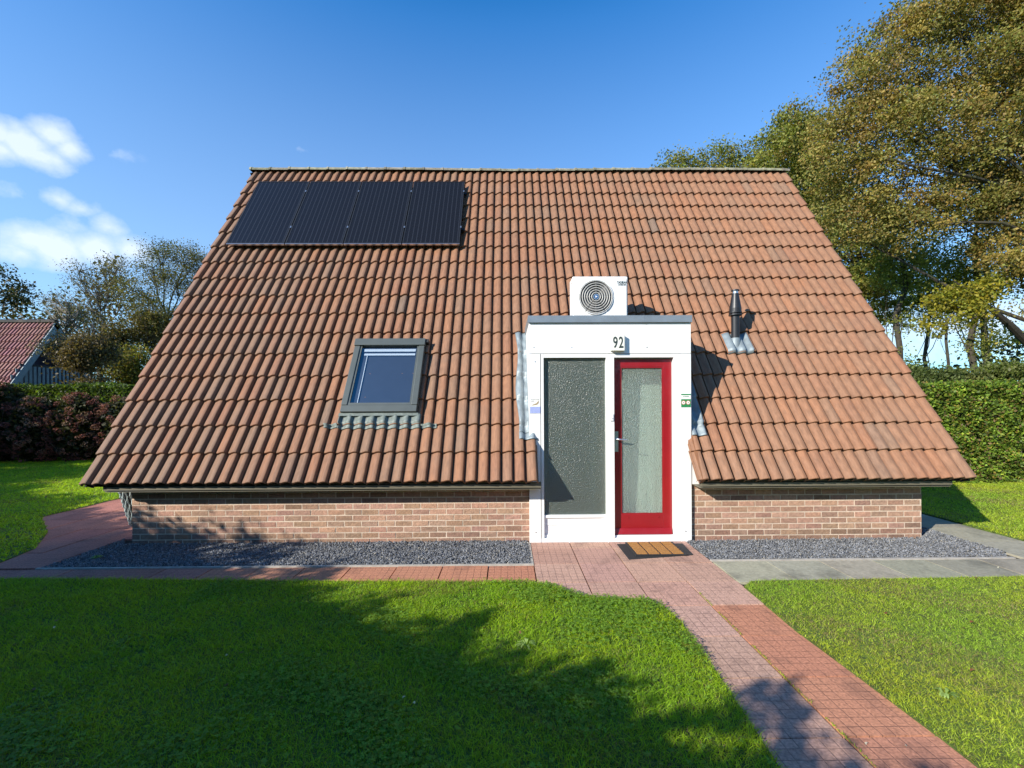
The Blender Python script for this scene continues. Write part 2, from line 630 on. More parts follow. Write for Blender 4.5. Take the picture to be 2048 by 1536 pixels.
def cells_mat():
    m, t, p = new_mat("solar_cells")
    p.inputs['Roughness'].default_value = 0.26
    p.inputs['Specular IOR Level'].default_value = 0.32
    at = N(t, 'ShaderNodeAttribute', attribute_name='tint')
    tcn = N(t, 'ShaderNodeTexCoord')
    sx = N(t, 'ShaderNodeSeparateXYZ')
    L(t, tcn, 'Object', sx, 0)
    v = math_node(t, 'DIVIDE', sx.outputs['X'], 0.0785)
    v = math_node(t, 'ADD', v, 400.0)
    v = math_node(t, 'FRACT', v)
    v = math_node(t, 'SUBTRACT', v, 0.5)
    v = math_node(t, 'ABSOLUTE', v)
    v = math_node(t, 'SUBTRACT', v, 0.38)
    v = math_node(t, 'MULTIPLY', v, 9.0, clamp=True)
    mx = N(t, 'ShaderNodeMixRGB')
    mx.inputs['Color1'].default_value = (0.010, 0.0105, 0.013, 1)
    mx.inputs['Color2'].default_value = (0.030, 0.033, 0.042, 1)
    t.links.new(v, mx.inputs['Fac'])
    L(t, mx, 0, p, 'Base Color')
    return m


M_cells = cells_mat()
M_gl_door = glass_mat("patterned_door_glass", (0.90, 0.99, 0.94), frost=0.36, bscale=75, bstr=0.9, rough=0.25, milk=(0.56, 0.70, 0.61), dist=0.02)
M_gl_side = glass_mat("patterned_side_glass", (0.80, 0.90, 0.84), frost=0.30, bscale=75, bstr=0.7, rough=0.30, milk=(0.33, 0.41, 0.35))


def clear_glass():
    m, t, p = new_mat("skylight_glass")
    out = t.nodes['Material Output']
    t.nodes.remove(p)
    tr = N(t, 'ShaderNodeBsdfTransparent')
    tr.inputs[0].default_value = (0.8, 0.88, 0.95, 1)
    gl = N(t, 'ShaderNodeBsdfGlossy')
    gl.inputs['Roughness'].default_value = 0.01
    gl.inputs[0].default_value = (1, 1, 1, 1)
    fr = N(t, 'ShaderNodeFresnel')
    gm = N(t, 'ShaderNodeNewGeometry')
    ex = math_node(t, 'MULTIPLY_ADD', gm.outputs['Backfacing'], -2.0)
    ex.node.inputs[2].default_value = 1.0
    t.links.new(math_node(t, 'POWER', 1.6, ex), fr.inputs['IOR'])
    fa = math_node(t, 'MULTIPLY', fr.outputs[0], 3.2, clamp=True)
    mx = N(t, 'ShaderNodeMixShader')
    t.links.new(fa, mx.inputs[0])
    L(t, tr, 0, mx, 1)
    L(t, gl, 0, mx, 2)
    L(t, mx, 0, out, 'Surface')
    return m


M_gl_sky = clear_glass()

# ------------------------------------------------------------------ house frame of reference
EY, EZ = 5.238, 0.8315
RY, RZ = 8.798, 6.515
XL, XR = -5.144, 5.752
SLOPE = math.hypot(RY - EY, RZ - EZ)
CP, SP = (RY - EY) / SLOPE, (RZ - EZ) / SLOPE
NW = 73
WP = (XR - XL) / NW
NR = 17
RP = SLOPE / NR
PX0, PX1 = 0.282, 2.364      # porch width
PF = 5.511                   # porch front plane
PT = 2.83                    # porch roof deck


def R(x, s, off=0.0, ey=EY, ez=EZ, cp=CP, sp=SP):
    return (x, ey + s * cp - off * sp, ez + s * sp + off * cp)


AMP = 0.038
US = [0.0, 0.035, 0.055, 0.12, 0.24, 0.36, 0.48, 0.60, 0.72, 0.80, 0.845, 0.88, 0.90, 0.91]


def prof(u):
    u = u % 1.0
    if u < 0.10:
        return 0.0 if u > 0.05 else -0.034
    if u >= 0.905:
        return -0.034
    if u < 0.66:
        x = (u - 0.10) / 0.56
        return AMP * (0.5 - 0.5 * math.cos(math.pi * x)) ** 0.8
    if u < 0.80:
        return AMP * (1 - 0.10 * ((u - 0.66) / 0.14) ** 2)
    x = (u - 0.80) / 0.105
    return AMP * 0.9 * (0.5 + 0.5 * math.cos(math.pi * min(1, x)))


def tile_roof(name, parent, mat, x0, wp, nw, nr, rp, fr, hole, tints, flip=False):
    """rows of lapped pantiles, each tile its own tint"""
    mb = MB()
    for r in range(nr):
        prev = None
        tl = (1, 1, 1)
        for w in range(nw):
            if w % 2 == 0 or prev is None:
                prev = tints(w, r)
                js = random.uniform(-0.004, 0.004)
                jo = random.uniform(-0.0015, 0.0025)
            one = tints(w, r)
            k = 0.45 if random.random() < 0.8 else 0.95
            tl = tuple(a * (1 - k) + b * k for a, b in zip(prev, one))
            if hole(w, r):
                continue
            us = US + [1.0]
            vs = []
            s0 = r * rp + js
            s1 = (r + 1) * rp + 0.03
            for u in us:
                x = x0 + (w + u) * wp
                h = prof(u if u < 1 else 0.0)
                if u >= 0.999:
                    h = -0.034
                vs.append(fr(x, s0, h + 0.004 + jo))
                vs.append(fr(x, s0, h + 0.035 + jo))
                vs.append(fr(x, s0 + 0.006, h + 0.040 + jo))
                vs.append(fr(x, s1, h + 0.002))
            n = len(us)
            fs = []
            for i in range(n - 1):
                a, b = i * 4, (i + 1) * 4
                for k2 in range(3):
                    fs.append((a + k2, b + k2, b + k2 + 1, a + k2 + 1))
            if w == 0:
                fs.append((0, 1, 2, 3))
            if w == nw - 1:
                a = (n - 1) * 4
                fs.append((a + 3, a + 2, a + 1, a))
            mb.add(vs, fs, tl)
    o = mb.build(name, mat, parent)
    return o


def house_tint(w, r):
    x = w / NW
    a = random.random()
    grey = 0.50 * max(0, 1 - x * 2.6) + 0.05       # lichen-grey tiles gather near the left verge
    if a < grey:
        base = np.array([0.86, 1.12, 1.32]) * random.uniform(0.84, 0.98)
    elif a < 0.60:
        base = np.array([0.95, 1.04, 1.10]) * random.uniform(0.94, 1.04)
    elif a < 0.85:
        base = np.array([1.04, 1.0, 0.94]) * random.uniform(0.95, 1.07)
    else:
        base = np.array([0.93, 0.88, 0.90]) * random.uniform(0.9, 1.05)
    if random.random() < 0.006:
        base = np.array([0.62, 1.05, 1.5]) * random.uniform(0.75, 0.95)
    base = 1.0 + (base - 1.0) * 0.7
    base = base * (0.90 + 0.16 * min(1.0, x * 1.2))        # darker towards the left end: vignette put into the tile colour
    return tuple(base)


house = thing('holiday_house', 'steep red tiled roof house with low brick walls, white porch and red door', 'house', (0.5, 8.8, 0))


def porch_s(x):
    return (PT - EZ) / SP


def hole(w, r):
    x = XL + (w + 0.5) * WP
    return PX0 + 0.11 < x < PX1 + 0.02 and (r + 0.5) * RP < porch_s(x) - 0.25


roof = tile_roof('roof', house, M_tile, XL, WP, NW, NR, RP, R, hole, house_tint)
roof['label'] = 'weathered orange red pantile roof'

# roof back slope, under-deck, verge boards
mb = MB()
BY = 2 * RY - EY
mb.add([R(XL, 0, -0.05), R(PX0 + 0.0, 0, -0.05), R(PX0 + 0.0, SLOPE, -0.05), R(XL, SLOPE, -0.05)], [(0, 1, 2, 3)])
mb.add([R(PX1 + 0.06, 0, -0.05), R(XR, 0, -0.05), R(XR, SLOPE, -0.05), R(PX1 + 0.06, SLOPE, -0.05)], [(0, 1, 2, 3)])
mb.add([R(PX0, 2.40, -0.051), R(PX1, 2.40, -0.051), R(PX1, SLOPE, -0.051), R(PX0, SLOPE, -0.051)], [(0, 1, 2, 3)])
mb.build('roof_deck', M_dark, house)


def RB(x, s, off=0.0):
    a = R(x, s, off)
    return (a[0], 2 * RY - a[1], a[2])


tile_roof('rear_roof', house, M_tile, XL, WP, NW, NR, RP, RB, lambda w, r: False, house_tint)
for x0, x1 in ((XL + 0.01, XL + 0.035), (XR - 0.035, XR - 0.01)):
    mb = MB()
    for f in (R, RB):
        q = [f(x0, 0.02, -0.14), f(x0, 0.02, 0.0), f(x0, SLOPE, 0.0), f(x0, SLOPE, -0.14),
             f(x1, 0.02, -0.14), f(x1, 0.02, 0.0), f(x1, SLOPE, 0.0), f(x1, SLOPE, -0.14)]
        mb.add(q, [(0, 1, 2, 3), (7, 6, 5, 4), (0, 4, 5, 1), (3, 2, 6, 7), (0, 3, 7, 4), (1, 5, 6, 2)])
    mb.build('verge_board', M_darkm, house)

# ridge caps
x = XL - 0.01
i = 0
rc_parts = []
mb = MB()
while x < XR:
    ln = 0.385
    x1 = min(x + ln, XR + 0.01)
    vs = []
    sag = 0.012 * math.sin((x - XL) * 0.9)
    jz = random.uniform(-0.004, 0.004) + sag
    n = 9
    for (xx, rr) in ((x, 0.112), (x, 0.122), (x + 0.04, 0.122), (x + 0.042, 0.112), (x1 + 0.02, 0.104)):
        for k in range(n):
            a = math.pi * (-0.06 + 1.12 * k / (n - 1))
            vs.append((xx, RY + math.cos(a) * rr * 1.0, RZ + 0.008 + jz + math.sin(a) * rr * 0.62))
    fs = []
    for j in range(4):
        for k in range(n - 1):
            fs.append((j * n + k, j * n + k + 1, (j + 1) * n + k + 1, (j + 1) * n + k))
    fs.append(tuple(range(n)))
    g = random.uniform(0.8, 1.15)
    mb.add(vs, fs, (g, g * random.uniform(0.95, 1.05), g * random.uniform(0.85, 1.0)))
    x += ln
    i += 1
mb.build('ridge_cap', M_ridge, house)

# eaves boards (cream fascia + soffit)
mb = MB()
for xa, xb in ((XL + 0.22, PX0 + 0.13), (PX1 + 0.03, XR - 0.22)):
    mb.box(xa, xb, EY + 0.05, EY + 0.07, EZ - 0.075, EZ - 0.005)
    mb.box(xa, xb, EY + 0.07, 5.70, EZ - 0.10, EZ - 0.088)
mb.build('eaves_board', M_cream, house)

# verge soffit boxes
for xa, xb in ((XL + 0.035, -4.80), (5.40, XR - 0.035)):
    mb = MB()
    for f in (R, RB):
        mb.add([f(xa, 0.03, -0.06), f(xb, 0.03, -0.06), f(xb, SLOPE, -0.06), f(xa, SLOPE, -0.06)], [(0, 1, 2, 3)])
    mb.build('verge_soffit', M_cream, house)

# brick walls
WY = 5.561
WXL, WXR = -4.809, 5.405


def brick_wall(name, a, b, z0, z1, inward, parent, top=None):
    """bricks proud of a mortar sheet, from point a to b (xy)"""
    a = Vector((a[0], a[1], 0))
    b = Vector((b[0], b[1], 0))
    d = (b - a)
    ln = d.length
    d.normalize()
    nrm = Vector((d.y, -d.x, 0))      # outward
    BL, CH, J = 0.2175, 0.0745, 0.0145
    M = Matrix(((d.x, nrm.x, 0, a.x), (d.y, nrm.y, 0, a.y), (0, 0, 1, 0), (0, 0, 0, 1)))
    mb = MB()
    rows = int((z1 - z0) / CH + 0.999)
    for r in range(rows):
        za, zb = z0 + r * CH, min(z1, z0 + r * CH + CH - J)
        if zb - za < 0.012:
            continue
        x = -BL * (0.5 if r % 2 else 0.0) - random.uniform(0, 0.012)
        while x < ln:
            xa, xb = max(0, x), min(ln, x + BL - J)
            if xb - xa > 0.015:
                hi = ln
                if top:
                    hi = top(zb)
                if top is None or (xa > hi[0] and xb < hi[1]):
                    g = random.uniform(0.8, 1.16)
                    c = (g * random.uniform(0.97, 1.05), g * random.uniform(0.95, 1.06), g * random.uniform(0.92, 1.06))
                    if r <= 1:
                        c = tuple(v * 0.78 for v in c)
                    if random.random() < 0.06:
                        c = tuple(v * 0.7 for v in c)
                    pr = random.uniform(0.0015, 0.0045)
                    mb.box(xa, xb, -0.03, pr, za, zb, c, M, j=0.0016)
            x += BL
    w = mb.build(name, M_brick, parent)
    w.data.materials[0] = M_brick
    m2 = MB()
    if top is None:
        m2.box(0, ln, -0.10, 0.0, z0, z1, None, M)
    o = m2.build('mortar', M_mortar, w) if top is None else None
    return w


brick_wall('wall', (WXL, WY), (PX0, WY), 0.0, 0.74, 1, house)
brick_wall('wall', (PX1, WY), (WXR, WY), 0.0, 0.74, 1, house)
brick_wall('side_wall', (WXR - 0.004, WY + 0.002), (WXR - 0.004, BY - 0.32), 0.0, 0.74, 1, house)
brick_wall('side_wall', (WXL + 0.004, BY - 0.32), (WXL + 0.004, WY + 0.002), 0.0, 0.74, 1, house)
mb = MB()
mb.box(WXL, WXR, BY - 0.32, BY - 0.25, 0, 0.9)
for xx in (WXL + 0.02, WXR - 0.06):
    y0, y1 = R(0, -0.05)[1] + 0.3, 2 * RY - R(0, -0.05)[1] - 0.3
    vs = [(xx, y0 + 0.1, 0.74), (xx, y1 - 0.1, 0.74), (xx, y1, 0.95), (xx, RY, RZ - 0.12), (xx, y0, 0.95)]
    vs += [(p[0] + 0.04, p[1], p[2]) for p in vs]
    mb.add(vs, [(0, 1, 2, 3, 4), (9, 8, 7, 6, 5), (0, 5, 6, 1), (1, 6, 7, 2), (2, 7, 8, 3), (3, 8, 9, 4), (4, 9, 5, 0)])
mb.build('gable_wall', M_white, house)

# ------------------------------------------------------------------ porch
mb = MB()
D1 = 6.62
# side cheeks (thin sheets from front to the roof)
mb.box(PX0, PX0 + 0.05, PF + 0.021, D1, 0.0, PT)
mb.box(PX1 - 0.05, PX1, PF + 0.021, D1, 0.0, PT)
mb.box(PX0 + 0.05, PX1 - 0.05, D1 - 0.3, D1, 2.55, PT - 0.03)
porch = mb.build('porch', M_white, house)
porch['label'] = 'white boarded flat roofed porch'
m = MB()
m.box(PX0 - 0.003, PX1 + 0.003, PF, PF + 0.02, 2.434, PT)
m.build('fascia_panel', M_white, porch)
m = MB()
m.box(PX0 - 0.004, 0.4255, PF + 0.001, PF + 0.02, 0.0, 2.428)
m.build('corner_board', M_white, porch)
m = MB()
m.box(PX0 - 0.012, PX1 + 0.010, PF - 0.03, PF + 0.0, PT - 0.003, 2.915)
m.box(PX0 - 0.012, PX0 + 0.02, PF, D1, PT - 0.003, 2.915)
m.box(PX1 - 0.02, PX1 + 0.010, PF, D1 - 0.0, PT - 0.003, 2.915)
m.box(1.75, 1.762, PF - 0.0325, PF - 0.0305, PT - 0.006, 2.917)
m.build('roof_trim', M_trim, porch)
m = MB()
m.box(PX0 + 0.02, PX1 - 0.02, PF, D1 + 0.1, PT, PT + 0.05)
m.build('flat_roof', M_blackr, porch)
# frame of the glazed front
FY0, FY1 = PF + 0.004, PF + 0.10
m = MB()
m.box(0.434, 0.468, FY0, FY1, 0.06, 2.428)          # left stile
m.box(1.272, 1.374, FY0 - 0.006, FY1, 0.06, 2.380)  # mullion
m.box(2.146, 2.235, FY0, FY1, 0.06, 2.428)          # right stile
m.box(0.468, 2.146, FY0 + 0.001, FY1 - 0.002, 2.3805, 2.428)   # head
m.box(0.426, 2.24, FY0 + 0.002, FY1 + 0.002, -0.005, 0.060)    # bottom rail
m.build('window_frame', M_white, porch)
m = MB()
m.box(2.2365, PX1 + 0.004, PF + 0.001, PF + 0.02, 0.0, 2.428)
m.build('corner_board', M_white, porch)
m = MB()
m.box(PX1 + 0.0045, PX1 + 0.11, PF + 0.012, PF + 0.03, 0.742, 1.28)
m.build('corner_board', M_white, porch)
# screws / nail heads
for (sx_, sz_) in ((0.345, 2.515), (0.83, 2.51), (1.80, 2.51), (0.36, 2.33), (0.36, 0.14), (2.29, 0.14), (2.35, 1.31)):
    m = MB()
    m.tube([(sx_, PF + 0.001, sz_), (sx_, PF - 0.004, sz_)], 0.007, 8)
    m.build('screw', M_steel, porch)

# sidelight
side = MB()
side.box(0.468, 1.272, FY0 + 0.030, FY1 - 0.02, 0.0605, 0.10)
side.box(0.468, 1.272, FY0 + 0.042, FY1 - 0.02, 0.1005, 0.215)
side.box(0.468, 1.272, FY0 + 0.036, FY1 - 0.02, 0.2175, 0.315)
side.box(0.468, 1.272, FY0 + 0.018, FY1 - 0.02, 0.3155, 0.352)
side = side.build('window_panel', M_white, porch, bevel=0.003)
m = MB()
m.add([(0.469, FY0 + 0.05, 0.352), (1.2715, FY0 + 0.05, 0.352), (1.2715, FY0 + 0.05, 2.380), (0.469, FY0 + 0.05, 2.380)], [(0, 1, 2, 3)])
m.build('window_pane', M_gl_side, porch)

# door
DY0, DY1 = PF + 0.072, PF + 0.118
DX0, DX1, DZ0, DZ1 = 1.368, 2.142, 0.088, 2.362
SL, SR, TRZ, BRZ = 0.108, 0.108, 2.262, 0.345
m = MB()
m.box(DX0, DX0 + SL, DY0, DY1, DZ0, DZ1)
m.box(DX1 - SR, DX1, DY0, DY1, DZ0, DZ1)
m.box(DX0 + SL, DX1 - SR, DY0 + 0.0015, DY1 - 0.002, TRZ, DZ1)
m.box(DX0 + SL, DX1 - SR, DY0 + 0.0015, DY1 - 0.002, DZ0, BRZ)
m.prism([(DY0 - 0.035, 0.092), (DY0 + 0.001, 0.092), (DY0 + 0.001, 0.165), (DY0 - 0.012, 0.165)], DX0 + 0.012, DX1 - 0.006,
        M=Matrix(((0, 0, 1, 0), (1, 0, 0, 0), (0, 1, 0, 0), (0, 0, 0, 1))))
door = m.build('door', M_red, house, bevel=0.003)
door['label'] = 'red front door with patterned glass'
m = MB()
for xx in (DX0 + SL + 0.0, DX1 - SR - 0.014):
    m.box(xx, xx + 0.014, DY0 + 0.006, DY0 + 0.02, BRZ, TRZ)
m.box(DX0 + SL + 0.014, DX1 - SR - 0.014, DY0 + 0.006, DY0 + 0.02, TRZ - 0.014, TRZ)
m.box(DX0 + SL + 0.014, DX1 - SR - 0.014, DY0 + 0.006, DY0 + 0.02, BRZ, BRZ + 0.014)
m.build('glazing_bead', M_red, door)
m = MB()
m.add([(DX0 + SL, DY0 + 0.022, BRZ), (DX1 - SR, DY0 + 0.022, BRZ), (DX1 - SR, DY0 + 0.022, TRZ), (DX0 + SL, DY0 + 0.022, TRZ)], [(0, 1, 2, 3)])
m.build('door_pane', M_gl_door, door)
m = MB()
m.box(DX0 + 0.028, DX0 + 0.074, DY0 - 0.007, DY0, 1.16, 1.425)
m.tube([(DX0 + 0.051, DY0 - 0.006, 1.325), (DX0 + 0.051, DY0 - 0.05, 1.325), (DX0 + 0.07, DY0 - 0.056, 1.325),
        (DX0 + 0.175, DY0 - 0.056, 1.318)], [0.011, 0.011, 0.011, 0.008], 8)
m.tube([(DX0 + 0.051, DY0 - 0.006, 1.225), (DX0 + 0.051, DY0 - 0.016, 1.225)], 0.012, 12)
m.build('door_handle', M_steel, door, smooth=False)
for xx in (DX0 + 0.20, DX1 - 0.18):
    m = MB()
    m.tube([(xx, DY0 - 0.001, 0.305), (xx, DY0 - 0.006, 0.305)], 0.011, 10)
    m.build('drip_cap', M_red, door)
m = MB()
m.box(1.374, 2.146, FY0 + 0.022, FY1 + 0.02, 0.0605, 0.086)
m.build('threshold', M_white, house)
m = MB()
m.box(1.318, 1.362, FY0 - 0.020, FY0 - 0.0065, 1.565, 1.655)
m.tube([(1.34, FY0 - 0.020, 1.60), (1.34, FY0 - 0.028, 1.60)], 0.010, 10, tint=(1, 1, 1))
bell = m.build('door_bell', M_white, house, bevel=0.004)
# entrance hall behind the glass
m = MB()
m.box(PX0 + 0.05, PX1 - 0.05, 8.2, 8.25, 0.0, 2.5)
m.box(PX0 + 0.051, PX0 + 0.07, PF + 0.13, 8.2, 0.02, 2.5)
m.box(PX1 - 0.07, PX1 - 0.051, PF + 0.13, 8.2, 0.02, 2.5)
m.box(PX0 + 0.05, PX1 - 0.05, PF + 0.13, 8.25, 2.5, 2.53)
m.box(1.30, 1.34, 6.6, 8.2, 0.02, 2.5)
m.build('hall_wall', M_inner, house)
m = MB()
cv, cf = [], []
for k in range(61):
    cx = 1.36 + (PX1 - 0.08 - 1.36) * k / 60
    for z, a, tilt in ((0.03, 0.004, 0.10), (1.2, 0.003, 0.04), (2.45, 0.002, 0.0)):
        cv.append((cx, DY0 + 0.27 - tilt + a * math.sin(cx * 47 + z) + 0.4 * a * math.sin(cx * 97), z))
for k in range(60):
    for q in range(2):
        cf.append((k * 3 + q, k * 3 + q + 3, k * 3 + q + 4, k * 3 + q + 1))
m.add(cv, cf)
m.build('sun_catch_panel', plain('pale_green_panel', (0.80, 0.90, 0.82), 0.9), house, smooth=True)  # panel added behind the door glass to catch sun and brighten it
m = MB()
m.box(PX0 + 0.05, PX1 - 0.05, PF + 0.10, 8.2, -0.02, 0.012)
m.build('hall_floor', plain('hall_floor_tile', (0.22, 0.23, 0.21), 0.4), house)

# lead flashings following the tiles
def flashing(name, x0, x1, s0, s1, mat, parent, nx=24, ns=30, lift=0.034, wob=0.01, edge=0.0, soft=1.0):
    mb = MB()
    ph = random.uniform(0, 6)
    vs = []
    for i in range(ns + 1):
        for j in range(nx + 1):
            s = s0 + (s1 - s0) * i / ns
            xx = x0 + (x1 - x0) * j / nx
            if edge:
                xx += edge * math.sin(s * 5.3 + ph) * (1 - j / nx)
            h = max(0.0, prof(((xx - XL) / WP))) * soft
            row = (s / RP) % 1.0
            h += 0.040 * (1 - row) * soft + 0.018
            vs.append(R(xx, s, h + wob * 0.5 * (1 + math.sin(s * 23 + xx * 31 + ph) * math.sin(s * 9 + ph))))
    fs = []
    for i in range(ns):
        for j in range(nx):
            a = i * (nx + 1) + j
            fs.append((a, a + 1, a + nx + 2, a + nx + 1))
    mb.add(vs, fs)
    o = mb.build(name, mat, parent, smooth=True)
    so = o.modifiers.new('thick', 'SOLIDIFY')
    so.thickness = 0.003
    return o


fl = flashing('lead_flashing', 0.135, PX0 + 0.0, 0.66, 2.36, M_lead, house, nx=10, ns=60, edge=0.02, wob=0.02, soft=0.95)
flashing('lead_flashing', 0.15, 0.392, 0.56, 0.665, M_lead, house, nx=16, ns=6)
flashing('lead_flashing', PX1 + 0.0, 2.56, 0.60, 2.0, M_lead, house, nx=14, ns=50, edge=0.02, wob=0.015)
# hood piece on top left of porch side
m = MB()
m.box(PX0 - 0.055, PX0 - 0.006, PF + 0.15, 6.65, 2.55, 2.80)
# cut tiles closing the left porch corner are part of the roof mesh

# verge tile on the right porch side
mb = MB()
for r in range(0, 2):
    s0, s1 = r * RP, (r + 1) * RP + 0.02
    t = (1.0, 0.95, 0.85)
    xa = PX1 + 0.014
    up, dn = 0.03 + 0.03, -0.07
    vs = [R(xa - 0.012, s0, dn), R(xa - 0.012, s0, up), R(xa + 0.03, s0, up), R(xa + 0.03, s0, dn),
          R(xa - 0.012, s1, dn), R(xa - 0.012, s1, up - 0.02), R(xa + 0.03, s1, up - 0.02), R(xa + 0.03, s1, dn)]
    mb.add(vs, [(0, 1, 2, 3), (7, 6, 5, 4), (0, 4, 5, 1), (1, 5, 6, 2), (2, 6, 7, 3)], t)
mb.build('verge_tile', M_tile, house)

# ------------------------------------------------------------------ skylight (part of the house)
SX0, SX1, SS0, SS1 = -2.19, -1.19, 0.95, 2.17


def rbox(mb, x0, x1, s0, s1, o0, o1, tint=None):
    vs = [R(xx, s, o) for xx in (x0, x1) for s in (s0, s1) for o in (o0, o1)]
    mb.add(vs, [(0, 1, 3, 2), (4, 6, 7, 5), (0, 4, 5, 1), (2, 3, 7, 6), (0, 2, 6, 4), (1, 5, 7, 3)], tint)
    return mb


m = MB()
rbox(m, SX0, SX0 + 0.078, SS0 + 0.10, SS1 - 0.12, 0.0, 0.130)
rbox(m, SX1 - 0.078, SX1, SS0 + 0.10, SS1 - 0.12, 0.0, 0.130)
rbox(m, SX0 + 0.002, SX1 - 0.002, SS0, SS0 + 0.0995, 0.0, 0.122)
rbox(m, SX0 - 0.008, SX1 + 0.008, SS1 - 0.1195, SS1, 0.0, 0.150)
skyl = m.build('skylight', M_frame, house, bevel=0.006)
skyl['label'] = 'grey framed roof window left of the porch'
m = MB()
rbox(m, SX0 + 0.08, SX1 - 0.08, SS0 + 0.101, SS0 + 0.135, 0.03, 0.118)
rbox(m, SX0 + 0.0785, SX0 + 0.105, SS0 + 0.101, SS1 - 0.121, 0.03, 0.116)
rbox(m, SX1 - 0.105, SX1 - 0.0785, SS0 + 0.101, SS1 - 0.121, 0.03, 0.116)
m.build('sash', M_frame, skyl)
m = MB()
m.add([R(SX0 + 0.105, SS0 + 0.135, 0.106), R(SX1 - 0.105, SS0 + 0.135, 0.106), R(SX1 - 0.105, SS1 - 0.121, 0.106), R(SX0 + 0.105, SS1 - 0.121, 0.106)], [(0, 1, 2, 3)])
m.build('skylight_pane', M_gl_sky, skyl)
m = MB()
rbox(m, SX0 + 0.15, SX1 - 0.125, SS1 - 0.275, SS1 - 0.240, 0.088, 0.097)
rbox(m, SX0 + 0.14, SX1 - 0.125, SS1 - 0.205, SS1 - 0.160, 0.088, 0.097)
rbox(m, SX0 + 0.19, SX0 + 0.20, SS0 + 0.14, SS1 - 0.25, 0.084, 0.092)
m.build('blind_rail', M_white, skyl)
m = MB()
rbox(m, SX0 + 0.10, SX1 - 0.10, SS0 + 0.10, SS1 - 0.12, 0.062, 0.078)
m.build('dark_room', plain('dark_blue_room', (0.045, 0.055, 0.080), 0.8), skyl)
m = MB()
rbox(m, SX0 - 0.02, SX1 + 0.02, SS0 - 0.045, SS0 - 0.001, 0.03, 0.085)
m.build('sill_flashing', M_leadg, skyl)
flashing('lead_apron', -2.20, -1.13, 0.735, 0.935, M_leadg, skyl, nx=120, ns=8, wob=0.004, lift=0.03)
flashing('lead_apron', -2.38, -2.202, 0.745, 0.79, M_leadg, skyl, nx=24, ns=3, wob=0.004)
flashing('lead_apron', -1.128, -0.92, 0.745, 0.79, M_leadg, skyl, nx=24, ns=3, wob=0.004)
m = MB()
rbox(m, SX1 + 0.008, SX1 + 0.05, SS1 - 0.06, SS1 - 0.0, 0.02, 0.13)
m.build('hinge_cover', M_blackr, skyl)

# ------------------------------------------------------------------ flue
FX, FYY = 3.40, 6.36
m = MB()
m.tube([(FX, FYY, 2.70), (FX, FYY, 3.16)], 0.058, 20)
m.tube([(FX, FYY, 3.085), (FX, FYY, 3.105)], 0.092, 20)
m.tube([(FX, FYY, 3.12), (FX, FYY, 3.14)], 0.088, 20)
flue = m.build('flue_pipe', M_darkm, house, smooth=False)
flue['label'] = 'black flue pipe with a tapered cowl'
m = MB()
m.tube([(FX, FYY, 3.14), (FX, FYY, 3.19), (FX, FYY, 3.40), (FX, FYY, 3.41)], [0.082, 0.082, 0.048, 0.048], 24)
m.build('cowl', M_darkm, flue)
m = MB()
m.tube([(FX, FYY, 3.41), (FX, FYY, 3.45)], 0.040, 16)
m.build('cowl_neck', M_steel, flue)
m = MB()
m.tube([(FX, FYY, 3.45), (FX, FYY, 3.465), (FX, FYY, 3.475)], [0.058, 0.056, 0.03], 20)
m.build('cowl_cap', M_darkm, flue)
m = MB()
m.tube([(FX, FYY - 0.0, 2.52), (FX, FYY, 2.75)], [0.085, 0.064], 20)
m.build('flashing_collar', M_lead, flue)
flashing('flashing_plate', 3.235, 3.60, 1.95, 2.34, M_lead, flue, nx=40, ns=8, wob=0.003)

# ------------------------------------------------------------------ solar panels
PXS = [-4.80, -3.80, -2.80, -1.80, -0.80]
labels = ['leftmost dark solar panel on the roof, nearest the left gable',
          'dark solar panel second from the left gable on the roof',
          'dark solar panel third from the left gable on the roof',
          'rightmost dark solar panel of the row on the roof']
PS0, PS1 = 4.30, 6.15
for i in range(4):
    a, b = PXS[i] + 0.008, PXS[i + 1] - 0.008
    t = thing('solar_panel', labels[i], 'solar panel', R(a, PS0, 0.09), 'solar panels on the roof')
    m = MB()
    O0, O1 = 0.105, 0.140
    fw = 0.022
    rbox(m, a, a + fw, PS0, PS1, O0, O1)
    rbox(m, b - fw, b, PS0, PS1, O0, O1)
    rbox(m, a + fw, b - fw, PS0, PS0 + fw, O0, O1)
    rbox(m, a + fw, b - fw, PS1 - fw, PS1, O0, O1)
    m.build('panel_frame', M_darkm, t)
    m = MB()
    rbox(m, a + fw, b - fw, PS0 + fw, PS1 - fw, O0 + 0.005, O1 - 0.004)
    m.build('cell_sheet', M_cells, t)
    m = MB()
    rbox(m, a, b, PS0 - 0.012, PS0 - 0.0005, O0 + 0.006, O1 + 0.001)
    m.build('frame_edge', M_steel, t)
    for s in (PS0 + 0.42, PS1 - 0.35):
        m = MB()
        rbox(m, b - 0.012, b + 0.012, s, s + 0.05, O1 + 0.0005, O1 + 0.006)
        m.build('clamp', M_steel, t)
    for s in (PS0 + 0.42, PS1 - 0.35):
        m = MB()
        rbox(m, a + 0.02, b + (0.05 if i == 3 else 0.0), s, s + 0.04, 0.062, 0.102)
        m.build('mounting_rail', M_darkm, t)

